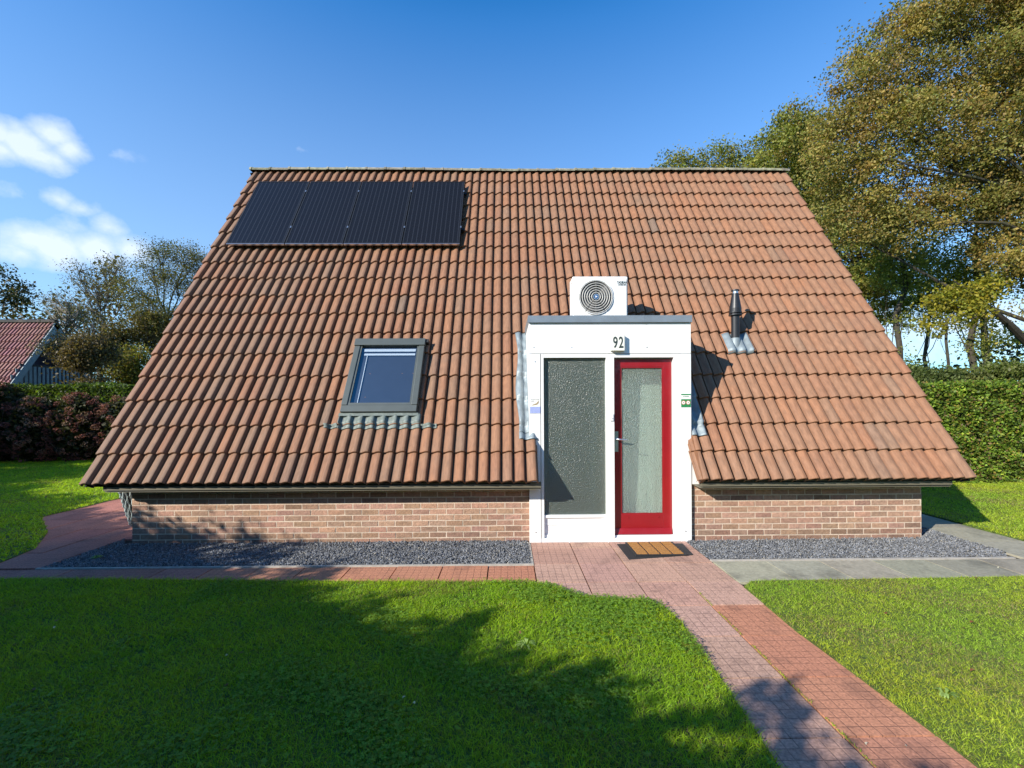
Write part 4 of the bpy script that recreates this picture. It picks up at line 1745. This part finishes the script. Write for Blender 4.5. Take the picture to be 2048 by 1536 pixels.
def curve(a, b, bend, n=6):
    a, b = Vector(a), Vector(b)
    out = []
    side = Vector((random.uniform(-1, 1), random.uniform(-1, 1), random.uniform(-0.3, 0.8))) * bend * (b - a).length
    for i in range(n):
        t = i / (n - 1)
        p = a.lerp(b, t) + side * math.sin(math.pi * t)
        p += Vector((random.uniform(-1, 1), random.uniform(-1, 1), random.uniform(-1, 1))) * 0.02 * (b - a).length * (0 < i < n - 1)
        out.append(p)
    return out


def tree(name, label, base, fork, lobes, ncl, nleaf, spread, lsize, cols, wts, trunk_r, mat_w=None, group=None,
         shell=0.55, twigs=0.5, extra_trunks=(), flat=0.0, bare=0):
    t = thing(name, label, 'tree', base, group)
    w = MB()
    base, fork = Vector(base), Vector(fork)
    tr = curve(base, fork, 0.015, 7)
    w.tube(tr, [trunk_r * (1.25 if i == 0 else 1 - 0.35 * i / 6) for i in range(7)], 10)
    for pts, r0, r1 in extra_trunks:
        pts = [Vector(p) for p in pts]
        w.tube(pts, [r0 + (r1 - r0) * i / (len(pts) - 1) for i in range(len(pts))], 9)
    cc, li, lp = crown_points(lobes, ncl, nleaf, spread, shell)
    for i, (c, r) in enumerate(lobes):
        c = Vector(c)
        k = random.uniform(0.35, 1.0)
        st = base.lerp(fork, k) if c.z < fork.z + 1 else fork
        st = tr[min(6, int(k * 6))] if c.z < fork.z else tr[6]
        pts = curve(st, c, 0.10, 6)
        r0 = trunk_r * 0.21
        w.tube(pts, [r0 * (1 - 0.75 * j / 5) for j in range(6)], 7)
        mine = cc[li == i]
        m_ = int(len(mine) * twigs)
        for q in mine[:m_]:
            sp_ = pts[random.choice((3, 4, 5))]
            pp = curve(sp_, q, 0.14, 4)
            w.tube(pp, [r0 * 0.20, r0 * 0.14, r0 * 0.09, 0.006], 4, cap=False)
        for _ in range(bare):
            sp_ = pts[random.choice((2, 3, 4, 5))]
            d = Vector((random.gauss(0, 1), random.gauss(0, 1), random.gauss(0.5, 1))).normalized()
            q = c + Vector((d.x * r[0], d.y * r[1], d.z * r[2])) * random.uniform(0.9, 1.35)
            pp = curve(sp_, q, 0.12, 5)
            w.tube(pp, [0.030, 0.022, 0.015, 0.010, 0.005], 4, cap=False)
    w.build('trunk', mat_w or M_wood, t)
    n = lp.shape[0] * nleaf
    pc = palette(lp.shape[0], cols, wts)
    pl = palette(n, cols, wts).reshape(lp.shape[0], nleaf, 3)
    col = 0.55 * pc[:, None, :] + 0.45 * pl
    col = col * RNG.uniform(0.75, 1.3, (lp.shape[0], nleaf, 1)) * RNG.uniform(0.72, 1.3, (lp.shape[0], 1, 1))
    V = leaf_quads(lp.reshape(-1, 3), lsize, None, flat)
    np_mesh('crown', V, 4, M_leaf, t, tint=col.reshape(-1, 3))
    return t


def px(u, v, D):
    """helper: world point seen at photo pixel (u, v) on the plane Y = D"""
    ca, sa = math.cos(-0.0048), math.sin(-0.0048)
    dx, dy = u - 1024, v - 768
    uu, vv = dx * ca + dy * sa, -dx * sa + dy * ca - 38.1
    X, Y, Z = uu / 860, 1.0, -vv / 860
    c, s = math.cos(0.0111), math.sin(0.0111)
    X, Y = X * c + Y * s, -X * s + Y * c
    k = D / Y
    return (X * k, D, 1.8 + Z * k)


def lobes_px(lst, jit=0.8):
    out = []
    for (u, v, D, ru, rv) in lst:
        p = px(u, v, D)
        k = D / 860
        d = D + random.uniform(-jit, jit)
        out.append(((p[0], d, p[2]), (ru * k, max(ru, rv) * k * 0.9, rv * k)))
    return out


OAK = [(0.30, 0.19, 0.05), (0.27, 0.22, 0.055), (0.22, 0.225, 0.055), (0.16, 0.185, 0.04), (0.40, 0.29, 0.07), (0.24, 0.145, 0.05)]
OAKW = [2.6, 2.6, 2.8, 2.2, 0.8, 1.0]
OAKL = [(0.26, 0.26, 0.045), (0.19, 0.22, 0.04), (0.13, 0.16, 0.03), (0.34, 0.29, 0.045), (0.09, 0.12, 0.025)]
OAKLW = [2.4, 2.4, 1.6, 0.8, 1.0]

# big autumn oak, right
big = lobes_px([(1790, 70, 16, 70, 75), (1880, 30, 16, 100, 90), (2000, 20, 16, 110, 110), (2120, 60, 16, 130, 150),
                (1745, 160, 16, 75, 70), (1850, 160, 16, 95, 80), (1960, 170, 16, 100, 85), (2080, 220, 16, 110, 110),
                (1700, 260, 16, 70, 65), (1790, 270, 16, 90, 75), (1890, 290, 16, 95, 75), (2000, 310, 16, 100, 80),
                (1660, 330, 16.3, 60, 60), (1740, 370, 16, 80, 70), (1840, 390, 16, 90, 60), (1950, 410, 16, 85, 60),
                (2070, 380, 15.6, 100, 90), (2040, 545, 15.2, 60, 30), (2070, 620, 14.8, 60, 40), (1990, 530, 15, 40, 24), (2090, 520, 15, 80, 60), (1690, 430, 16, 60, 55), (1790, 460, 16.2, 80, 50), (2020, 470, 15.6, 70, 50),
                (2060, -60, 16, 170, 120), (2230, 100, 16, 130, 200), (2240, 380, 15.5, 120, 150)])
tree('oak_tree', 'tall spreading oak with orange brown and green autumn leaves at right', px(2140, 930, 15.0)[:2] + (0,), px(2100, 420, 15.6), big,
     2300, 120, 0.26, 0.095, OAK, OAKW, 0.36, shell=0.2, twigs=0.25,
     extra_trunks=[([px(2130, 760, 14.9), px(2060, 690, 14.6), px(2020, 650, 14.3), px(1985, 620, 14.1), px(1950, 590, 14.0), px(1905, 560, 14.0)], 0.17, 0.015),
                   ([px(2130, 560, 15.8), px(2060, 480, 16.5), px(1990, 400, 16.8), px(1900, 320, 17), px(1850, 230, 17)], 0.11, 0.012)])
# yellow low branch spray of the oak, drooping
tree('young_tree', 'slender young tree with yellow green leaves below the big oak', px(1890, 850, 14.2)[:2] + (0,), px(1893, 640, 14.2),
     lobes_px([(1905, 600, 14.2, 38, 26), (1950, 590, 14.0, 34, 30), (1880, 650, 14.2, 22, 22), (1925, 630, 14.2, 30, 22), (1968, 575, 14, 28, 22)], 0.3),
     190, 26, 0.16, 0.10, [(0.30, 0.24, 0.02), (0.22, 0.22, 0.025), (0.14, 0.17, 0.02)], [2, 2, 1], 0.055)
# second oak, green brown, left of it, farther
mid = lobes_px([(1600, 250, 23, 45, 45), (1570, 300, 23, 42, 45), (1640, 300, 23, 55, 55), (1610, 370, 23, 45, 50), (1680, 400, 23, 60, 60),
                (1650, 470, 23, 40, 50), (1720, 500, 23, 60, 55), (1790, 540, 23, 60, 50), (1700, 570, 23, 40, 45), (1760, 610, 23, 45, 40)])
tree('oak_tree', 'greener oak behind the right roof edge, left of the big oak', px(1740, 850, 23)[:2] + (0,), px(1730, 560, 23), mid,
     600, 85, 0.30, 0.13, OAKL + [(0.20, 0.12, 0.03)], OAKLW + [1.5], 0.30, shell=0.4, twigs=0.4)
# thin trunks under the canopy
slim = [(1790, 18.5, 0.13, 470, 'slim tree trunk with sparse leaves nearest the roof edge'),
        (1945, 18.0, 0.14, 430, 'darker thick trunked tree under the oak, fourth from the roof edge'),
        (1967, 19.5, 0.14, 450, 'straight trunked tree just right of the thick trunked one'),
        (1850, 21.0, 0.09, 520, 'thin leafy tree second from the roof edge at right')]
for u, D, r, vt, lab in slim:
    lo = [(u + random.uniform(-50, 50), vt + random.uniform(-40, 150), D, random.uniform(30, 50), random.uniform(25, 40)) for _ in range(8)]
    lo += [(u + random.uniform(-50, 50), random.uniform(600, 740), D, random.uniform(22, 38), random.uniform(16, 28)) for _ in range(3)]
    tree('slim_tree', lab, px(u, 870, D)[:2] + (0,), px(u + random.uniform(-12, 12), vt + 40, D), lobes_px(lo, 0.6), 240, 26, 0.26, 0.105, OAKL, OAKLW, r,
         shell=0.2, twigs=0.5, group='slim trees under the oak canopy')
# tree tops behind the ridge
for lo, lab in (([(1345, 330, 34, 28, 22), (1380, 325, 34, 26, 22), (1320, 345, 34, 14, 10)], 'leftmost small tree top showing above the ridge at right'),
                ([(1440, 320, 34, 42, 32), (1480, 310, 34, 34, 30), (1420, 345, 34, 30, 22), (1500, 340, 34, 30, 24)], 'middle tree top above the ridge at right'),
                ([(1540, 300, 30, 32, 42), (1520, 335, 30, 30, 36), (1565, 350, 30, 36, 40)], 'tree top above the right end of the ridge')):
    L0 = lobes_px(lo, 0.6)
    c = L0[0][0]
    tree('distant_tree', lab, (c[0], c[1], 0), (c[0], c[1], c[2] - 3.0), L0 + [((c[0], c[1], c[2] - 4), (3, 3, 3))], 420, 34, 0.36, 0.17, OAKL + [(0.17, 0.11, 0.03)], OAKLW + [1.5], 0.3,
         group='trees behind the ridge', shell=0.4)

# left side trees
LEFTC = [(0.13, 0.13, 0.04), (0.16, 0.125, 0.045), (0.09, 0.10, 0.03), (0.20, 0.165, 0.055)]
ta = lobes_px([(205, 520, 26, 28, 18), (165, 545, 26, 28, 20), (240, 550, 26, 30, 22), (200, 580, 26, 40, 26), (150, 560, 26, 14, 10), (265, 590, 26, 26, 26), (180, 620, 26, 34, 26)])
tree('bare_tree', 'sparse bare branched tree with few leaves beyond the left hedge', px(208, 830, 26)[:2] + (0,), px(207, 660, 26), ta,
     300, 16, 0.26, 0.085, LEFTC, [2, 2, 1, 1], 0.16, mat_w=M_twig, shell=0.3, twigs=1.0, bare=14)
tb = lobes_px([(320, 500, 25, 38, 24), (365, 510, 25, 34, 28), (290, 530, 25, 30, 28), (340, 560, 25, 45, 36), (300, 590, 25, 34, 36), (390, 530, 25, 28, 30), (330, 640, 25, 50, 40)])
tree('leafy_tree', 'fuller green brown tree beside the left roof edge', px(330, 830, 25)[:2] + (0,), px(335, 640, 25), tb,
     420, 44, 0.30, 0.085, LEFTC + [(0.09, 0.11, 0.02)], [2, 2, 2, 1, 2], 0.22, shell=0.35, twigs=0.7, bare=5)
td = lobes_px([(140, 690, 18.5, 30, 26), (165, 640, 18.5, 30, 26), (105, 700, 18.2, 18, 16), (130, 610, 24, 34, 26), (90, 630, 24, 20, 18), (160, 650, 24, 30, 24), (120, 680, 22, 26, 22)])
tree('bare_tree', 'thin twiggy tree standing before the neighbouring gable', px(165, 830, 18.5)[:2] + (0,), px(140, 700, 18.8), td,
     260, 14, 0.22, 0.07, LEFTC, [2, 2, 1, 1], 0.05, mat_w=M_twig, shell=0.3, twigs=1.0, bare=26)
te = lobes_px([(8, 548, 17, 22, 14), (28, 575, 17, 18, 12), (-10, 590, 17, 24, 20), (40, 590, 17, 12, 8), (-60, 560, 17, 50, 60)])
tree('dark_tree', 'dark leaved tree top at the left picture edge above the neighbouring roof', px(-90, 830, 17)[:2] + (0,), px(-70, 620, 17), te,
     230, 30, 0.17, 0.085, [(0.045, 0.06, 0.02), (0.07, 0.07, 0.02)], [2, 1], 0.14, shell=0.3, twigs=0.7)
# bushes of the left thicket
THK = [(0.16, 0.15, 0.035), (0.11, 0.11, 0.03), (0.19, 0.135, 0.045), (0.14, 0.105, 0.045)]
for j, (u, v, D, ru, rv, cols, lab) in enumerate([
    (265, 730, 21, 34, 40, [(0.16, 0.17, 0.02), (0.20, 0.13, 0.02), (0.09, 0.11, 0.02)], 'yellow green bush by the left roof edge above the hedge'),
    (300, 670, 24, 40, 50, THK, 'tall olive bush behind the yellow green one at left'),
    (235, 690, 23, 30, 46, THK, 'brown olive bush in the left thicket under the bare tree'),
    (182, 705, 17.6, 22, 44, [(0.10, 0.07, 0.03), (0.13, 0.10, 0.035)], 'russet olive bush right of the neighbouring gable')]):
    lo = [(u + random.uniform(-ru, ru) * 0.5, v + random.uniform(-rv, rv) * 0.6, D, ru * 0.6, rv * 0.55) for _ in range(7)] + [(u, 780, D, ru, 30)]
    tree('thicket_bush', lab, px(u, 840, D)[:2] + (0,), px(u, 750, D), lobes_px(lo, 0.6), 330, 30, 0.26, 0.10, cols, [1] * len(cols), 0.05,
         group='bushes of the left thicket', shell=0.2, mat_w=M_twig, twigs=0.7, bare=6)


def wood(name, label, arcs, cols, dens, lsize):
    """a far-off wood: leaf clumps over an uneven profile; arcs = (angle0, angle1, distance, height)"""
    P, Cc = [], []
    for a0, a1, D, h in arcs:
        n = int(abs(a1 - a0) * D * h * dens)
        a = RNG.uniform(a0, a1, n)
        hh = h * (0.72 + 0.16 * np.sin(a * 23) + 0.10 * np.sin(a * 51 + 1) + 0.06 * np.sin(a * 117))
        d = D + RNG.uniform(-4, 4, n)
        z = hh * RNG.uniform(0, 1, n) ** 0.75
        P.append(np.stack([np.sin(a) * d, np.cos(a) * d, z], 1))
        base = palette(n, cols, [1] * len(cols))
        clump = 0.75 + 0.45 * np.sin(a * 61 + z * 1.3) * np.sin(z * 1.9 + a * 37)
        Cc.append(base * clump[:, None])
    P = np.concatenate(P)
    Cc = np.concatenate(Cc)
    k = 12
    off = RNG.normal(0, 0.42, (len(P), k, 3))
    pts = (P[:, None, :] + off).reshape(-1, 3)
    col = np.repeat(Cc, k, 0) * RNG.uniform(0.7, 1.3, (len(pts), 1))
    V = leaf_quads(pts, lsize, None)
    o = np_mesh(name, V, 4, M_leaf, tint=col)
    tag(o, label, 'wood', kind='stuff')


rd = math.radians
wood('woodland', 'distant olive and russet woodland behind the left hedge', [(rd(-75), rd(-30), 46, 12.8)],
     [(0.075, 0.075, 0.022), (0.11, 0.075, 0.028), (0.055, 0.062, 0.02), (0.13, 0.10, 0.03)], 5.0, 0.27)
wood('woodland', 'distant dark woodland low behind the right hedge', [(rd(30), rd(70), 46, 6.0)],
     [(0.04, 0.06, 0.018), (0.07, 0.08, 0.02), (0.06, 0.05, 0.025)], 5.0, 0.35)
wood('woodland', 'unseen woodland behind the viewer, mirrored in windows, raised to cut skylight', [(rd(100), rd(203), 17, 9.5), (rd(203), rd(245), 27, 10)],
     [(0.04, 0.06, 0.018), (0.07, 0.08, 0.02)], 2.6, 0.45)  # drawn close and tall to dim skylight on the shaded lawn


# ------------------------------------------------------------------ hedges
def hedge(name, label, x0, x1, y0, y1, h, nleaf, lsize, cols, wts, angle=0.0, pivot=(0, 0), core=(0.02, 0.03, 0.01), top_boost=1.0, rag=0.08, cat='hedge', ragged_top=0.0):
    t = thing(name, label, cat, ((x0 + x1) / 2, (y0 + y1) / 2, 0) if not angle else (*pivot, 0))
    cx, cy = (x0 + x1) / 2, (y0 + y1) / 2
    A_top = (x1 - x0) * (y1 - y0)
    A_f = (x1 - x0) * h
    A_s = (y1 - y0) * h
    tot = A_top + 2 * A_f + 2 * A_s
    P = []

    def samp(n, f):
        a, b = RNG.uniform(0, 1, n), RNG.uniform(0, 1, n)
        P.append(np.stack(f(a, b), 1))
    samp(int(nleaf * A_top / tot * top_boost), lambda a, b: (x0 + a * (x1 - x0), y0 + b * (y1 - y0), np.full(len(a), h)))
    samp(int(nleaf * A_f / tot * 1.5), lambda a, b: (x0 + a * (x1 - x0), np.full(len(a), y0), b * h))
    samp(int(nleaf * A_f / tot * 0.5), lambda a, b: (x0 + a * (x1 - x0), np.full(len(a), y1), b * h))
    samp(int(nleaf * A_s / tot), lambda a, b: (np.full(len(a), x0), y0 + a * (y1 - y0), b * h))
    samp(int(nleaf * A_s / tot), lambda a, b: (np.full(len(a), x1), y0 + a * (y1 - y0), b * h))
    P = np.concatenate(P)
    n = len(P)
    bulge = (np.sin(P[:, 0] * 4.1 + P[:, 2] * 3.3) * np.sin(P[:, 0] * 2.3 - P[:, 2] * 5.1) + 0.6 * np.sin(P[:, 0] * 9 + P[:, 2] * 8))
    depth = RNG.exponential(0.06, n)
    out = np.stack([(P[:, 0] >= x1 - 1e-6) * 1.0 - (P[:, 0] <= x0 + 1e-6), (P[:, 1] >= y1 - 1e-6) * 1.0 - (P[:, 1] <= y0 + 1e-6), (P[:, 2] >= h - 1e-6) * 1.0], 1)
    P = P + out * ((bulge * rag) - depth)[:, None] + RNG.normal(0, 0.03, (n, 3))
    if ragged_top:
        hh = np.sin(P[:, 0] * 2.7) * 0.5 + np.sin(P[:, 0] * 6.1 + 1) * 0.3 + np.sin(P[:, 0] * 13.3) * 0.2
        P[:, 2] *= 1 + ragged_top * hh
    pc = palette(n, cols, wts)
    clump = (0.85 + 0.35 * np.sin(P[:, 0] * 7.7 + P[:, 2] * 4) * np.sin(P[:, 2] * 9.1 - P[:, 0] * 3))[:, None]
    pc = pc * clump * RNG.uniform(0.65, 1.35, (n, 1))
    V = leaf_quads(P, lsize, None)
    m = MB()
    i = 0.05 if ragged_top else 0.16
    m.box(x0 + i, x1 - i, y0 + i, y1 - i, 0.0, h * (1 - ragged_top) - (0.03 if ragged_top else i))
    # stems
    xx = x0 + 0.15
    ws = MB()
    while xx < x1:
        for _ in range(2):
            a = (xx + random.uniform(-0.1, 0.1), y0 + 0.14 + random.uniform(-0.05, 0.1), 0)
            b = (xx + random.uniform(-0.25, 0.25), y0 + 0.10, h * random.uniform(0.3, 0.9))
            ws.tube(curve(a, b, 0.06, 4), [0.014, 0.011, 0.008, 0.004], 5)
        xx += 0.3
    if angle:
        Rz = Matrix.Translation((*pivot, 0)) @ Matrix.Rotation(angle, 4, 'Z') @ Matrix.Translation((-cx, -cy, 0))
        Rn = np.array(Rz)
        V = V @ Rn[:3, :3].T + Rn[:3, 3]
        m.v = [tuple(Rz @ Vector(p)) for p in m.v]
        ws.v = [tuple(Rz @ Vector(p)) for p in ws.v]
    np_mesh('foliage', V, 4, M_leaf, t, tint=pc)
    m.build('inner_branches', M_core, t)
    ws.build('stems', M_twig, t)
    return t


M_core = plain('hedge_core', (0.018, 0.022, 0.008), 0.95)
HG = [(0.22, 0.34, 0.04), (0.16, 0.26, 0.03), (0.31, 0.39, 0.045), (0.32, 0.25, 0.05), (0.09, 0.15, 0.025), (0.25, 0.17, 0.08)]
hedge('hedge', 'tall clipped bright green beech hedge beyond the right gable', 7.4, 19.0, 9.15, 10.4, 2.17, 120000, 0.062, HG, [3, 3, 2, 1.0, 2, 0.7], rag=0.055)
hedge('hedge', 'clipped dark green hedge with sunlit top behind the hydrangeas', -24.0, -8.6, 15.4, 16.6, 2.5, 60000, 0.085,
      [(0.10, 0.17, 0.02), (0.06, 0.10, 0.015), (0.14, 0.19, 0.02)], [2, 2, 1], rag=0.06, top_boost=2.0)
# rough shrub line over the right hedge
for (u, v, D, ru, rv, lab, cols) in [(1862, 757, 13, 34, 14, 'dark evergreen shrub behind the right hedge next to the roof', [(0.07, 0.10, 0.025), (0.11, 0.14, 0.035)]),
                                (1930, 755, 13.2, 30, 12, 'dark shrub behind the right hedge under the slim trunks', [(0.08, 0.11, 0.03), (0.14, 0.15, 0.04)]),
                                (2012, 742, 12.6, 40, 18, 'bright yellow green shrub behind the right hedge by the frame edge', [(0.13, 0.17, 0.03), (0.10, 0.14, 0.02), (0.16, 0.17, 0.06)]),
                                (1815, 752, 14, 24, 14, 'small dark shrub half hidden by the right roof edge', [(0.07, 0.10, 0.025), (0.11, 0.14, 0.035)])]:
    lo = [(u + random.uniform(-ru, ru) * 0.6, v + random.uniform(-rv, rv) * 0.4, D, ru * 0.5, rv * 0.7) for _ in range(6)] + [(u, 815, D, ru, 30)]
    tree('shrub', lab, px(u, 850, D)[:2] + (0,), px(u, 780, D), lobes_px(lo, 0.4), 260, 26, 0.16, 0.085, cols, [1] * len(cols), 0.04,
         group='shrubs behind the right hedge', shell=0.2)

# hydrangea row (faded flower heads)
HYL = [(0.030, 0.040, 0.014), (0.05, 0.05, 0.018)]
hyd = [(-18.7, 13.9, 2.15), (-17.4, 13.7, 2.25), (-16.1, 13.8, 2.5), (-14.9, 13.9, 2.0), (-13.8, 14.1, 2.1), (-12.6, 14.4, 1.95)]
for j, (x, y, h) in enumerate(hyd):
    lab = ['hydrangea bush cut by the left picture edge', 'second hydrangea bush from the left picture edge', 'tallest hydrangea bush, its top against the neighbouring balcony',
           'fourth hydrangea bush from the left picture edge', 'hydrangea bush next to last before the roof edge', 'hydrangea bush half hidden by the roof edge at left'][j]
    t = thing('hydrangea_bush', lab + ', with faded brown pink heads', 'bush', (x, y, 0), 'hydrangeas in front of the left hedge')
    n = 5200
    d = RNG.normal(size=(n, 3))
    d /= np.linalg.norm(d, axis=1)[:, None]
    P = np.array([x, y, h * 0.5]) + d * RNG.uniform(0.5, 1.0, (n, 1)) ** 0.6 * np.array([0.82, 0.75, h * 0.52])
    P = P[P[:, 2] > 0.03]
    c = palette(len(P), HYL, [1, 1]) * RNG.uniform(0.6, 1.4, (len(P), 1))
    np_mesh('foliage', leaf_quads(P, 0.13, None), 4, M_leaf, t, tint=c)
    # flower heads
    nh = 100
    d = RNG.normal(size=(nh, 3))
    d[:, 1] = -np.abs(d[:, 1])
    d /= np.linalg.norm(d, axis=1)[:, None]
    Hc = np.array([x, y, h * 0.5]) + d * RNG.uniform(0.92, 1.08, (nh, 1)) * np.array([0.86, 0.80, h * 0.53])
    hc = palette(nh, [(0.20, 0.075, 0.06), (0.24, 0.12, 0.085), (0.13, 0.055, 0.045), (0.26, 0.17, 0.12)], [3, 2, 2, 1])
    k = 46
    dd = RNG.normal(size=(nh, k, 3))
    dd /= np.linalg.norm(dd, axis=2)[:, :, None]
    pp = Hc[:, None, :] + dd * 0.085 * RNG.uniform(0.8, 1.3, (nh, 1, 1)) * np.array([1, 1, 0.8])
    cc = np.repeat(hc, k, 0) * RNG.uniform(0.6, 1.4, (nh * k, 1))
    o = np_mesh('flower_heads', leaf_quads(pp.reshape(-1, 3), 0.042, None, aspect=0.95), 4, M_hyd, t, tint=cc)
    w = MB()
    for q in range(12):
        a = Vector((x + random.uniform(-.2, .2), y + random.uniform(-.2, .2), 0))
        b = Vector(Hc[q])
        w.tube(curve(a, b, 0.08, 4), [0.012, 0.010, 0.008, 0.005], 5)
    w.build('stems', M_twig, t)

# ------------------------------------------------------------------ neighbouring house
NX1, NX0 = -20.72, -31.6
NEY, NEZ, NRY, NRZ = 16.45, 0.0, 20.0, 5.62
nsl = math.hypot(NRY - NEY, NRZ - NEZ)
ncp, nsp = (NRY - NEY) / nsl, (NRZ - NEZ) / nsl
nb = thing('neighbouring_house', 'neighbouring steep red roofed house with a white balcony in its gable', 'house', (-26, 20, 0))


def RN(x, s, off=0.0):
    return R(x, s + 0.35, off, NEY, NEZ, ncp, nsp)


def RNB(x, s, off=0.0):
    a = RN(x, s, off)
    return (a[0], 2 * NRY - a[1], a[2])


def ntint(w, r):
    g = random.uniform(0.82, 1.2)
    return (g * 1.0, g * random.uniform(0.95, 1.25), g * random.uniform(0.95, 1.3))


for f, nm in ((RN, 'roof'), (RNB, 'rear_roof')):
    tile_roof(nm, nb, M_tile_far, NX0, 0.17, 64, 16, (nsl - 0.35) / 16, f, lambda w, r: False, ntint)
m = MB()
for k in range(26):
    xx = NX0 + k * 0.42
    m.tube([(xx, NRY, NRZ + 0.03), (xx + 0.40, NRY, NRZ + 0.02)], [0.12, 0.105], 10)
m.build('ridge_cap', M_tile_far, nb)
m = MB()
for f in (RN, RNB):
    for (xa, xb, o0, o1) in ((NX1 + 0.02, NX1 + 0.06, -0.22, 0.02),):
        q = [f(xa, 0, o0), f(xa, 0, o1), f(xa, nsl - 0.35, o1), f(xa, nsl - 0.35, o0), f(xb, 0, o0), f(xb, 0, o1), f(xb, nsl - 0.35, o1), f(xb, nsl - 0.35, o0)]
        m.add(q, [(0, 1, 2, 3), (7, 6, 5, 4), (0, 4, 5, 1), (3, 2, 6, 7), (0, 3, 7, 4), (1, 5, 6, 2)])
m.build('barge_board', M_bluegrey, nb)
m = MB()
for f in (RN, RNB):
    m.add([f(NX0, 0, -0.04), f(NX1, 0, -0.04), f(NX1, nsl - 0.35, -0.04), f(NX0, nsl - 0.35, -0.04)], [(0, 1, 2, 3)])
gx = NX1 - 1.1
m.add([(gx, 16.9, 0), (gx, 23.1, 0), (gx, NRY, NRZ - 0.1)], [(0, 1, 2)])
m.add([(NX0 + 0.3, 16.9, 0), (NX0 + 0.3, 23.1, 0), (NX0 + 0.3, NRY, NRZ - 0.1)], [(0, 1, 2)])
m.build('wall', plain('dark_cladding', (0.045, 0.05, 0.055), 0.8), nb)
m = MB()
m.box(gx + 0.01, gx + 0.03, 19.2, 20.8, 2.75, 4.1)
m.build('balcony_door', plain('dark_violet_glass', (0.10, 0.09, 0.13), 0.2), nb)
m = MB()
# balcony floor, parapet boards
m.box(gx, NX1 - 0.02, 17.95, 22.05, 2.25, 2.62)
bal = m.build('balcony', M_bluegrey, nb)
m = MB()
y = 18.22
m.box(NX1 - 0.06, NX1 - 0.02, 18.55, 21.45, 3.50, 3.58)
m.build('hand_rail', M_darkm, bal)
while y < 21.85:
    m = MB()
    ztop = min(3.50, 2.62 + (min(y - 16.95, 23.05 - y)) * 1.583 - 1.55)
    if ztop > 2.75:
        m.box(NX1 - 0.05, NX1 - 0.03, y, y + 0.10, 2.62, ztop)
        m.build('baluster', M_bluegrey, bal)
    y += 0.175
m = MB()
m.box(NX1 - 0.04, NX1 - 0.0, 19.45, 20.55, 4.75, 4.85)
m.add([(NX1 - 0.01, 19.55, 4.85), (NX1 - 0.01, 20.45, 4.85), (NX1 - 0.01, NRY, NRZ - 0.12)], [(0, 1, 2)])
m.build('gable_panel', M_bluegrey, nb)

# ------------------------------------------------------------------ shrubs and trees outside the frame whose shade falls on the garden
DARKL = [(0.04, 0.06, 0.015), (0.06, 0.08, 0.02)]
ang = math.atan2(-4.15, 6.7)
hedge('hedge', 'tall untrimmed shrub hedge outside the frame shading the front lawn', -8.6, 10.5, -1.1, 1.1, 3.05, 90000, 0.11, DARKL, [1, 1],
      angle=ang, pivot=(-9.35, 1.20), rag=0.12, ragged_top=0.05)
for (x, y, h, lab) in ((-16.9, 7.6, 4.2, 'nearest round tree outside the frame at left, shading the hydrangeas'),
                       (-19.3, 9.9, 4.6, 'middle round tree outside the frame at left'),
                       (-22.0, 12.4, 4.4, 'farthest round tree outside the frame at left')):
    tree('shade_tree', lab, (x, y, 0), (x, y, h * 0.5),
         [((x + a, y + b, c * h), (1.5, 1.5, 1.25)) for a, b, c in ((0, 0, 0.75), (-0.7, 0.5, 0.5), (0.3, -0.3, 0.5), (0, 0, 0.25), (-0.9, 0.9, 0.3))],
         420, 40, 0.3, 0.17, DARKL, [1, 1], 0.14, shell=0.1, twigs=0.1, group='round trees outside the frame at left')

tree('shade_bush', 'loose sprays above the shrub hedge outside the frame', (-8.5, 1.6, 0), (-8.5, 1.6, 2.8),
     [((-9.1, 2.3, 3.15), (0.22, 0.22, 0.25)), ((-8.3, 1.8, 3.22), (0.22, 0.22, 0.25)), ((-7.9, 1.5, 3.1), (0.3, 0.3, 0.25)), ((-8.7, 2.0, 3.1), (0.3, 0.3, 0.15))],
     60, 14, 0.10, 0.08, DARKL, [1, 1], 0.04, shell=0.1, twigs=0.6, bare=4)

# render settings for leafy scenes
scene.cycles.max_bounces = 8
scene.cycles.transparent_max_bounces = 12
scene.cycles.diffuse_bounces = 4
scene.cycles.glossy_bounces = 4
scene.cycles.caustics_reflective = False
scene.cycles.caustics_refractive = False
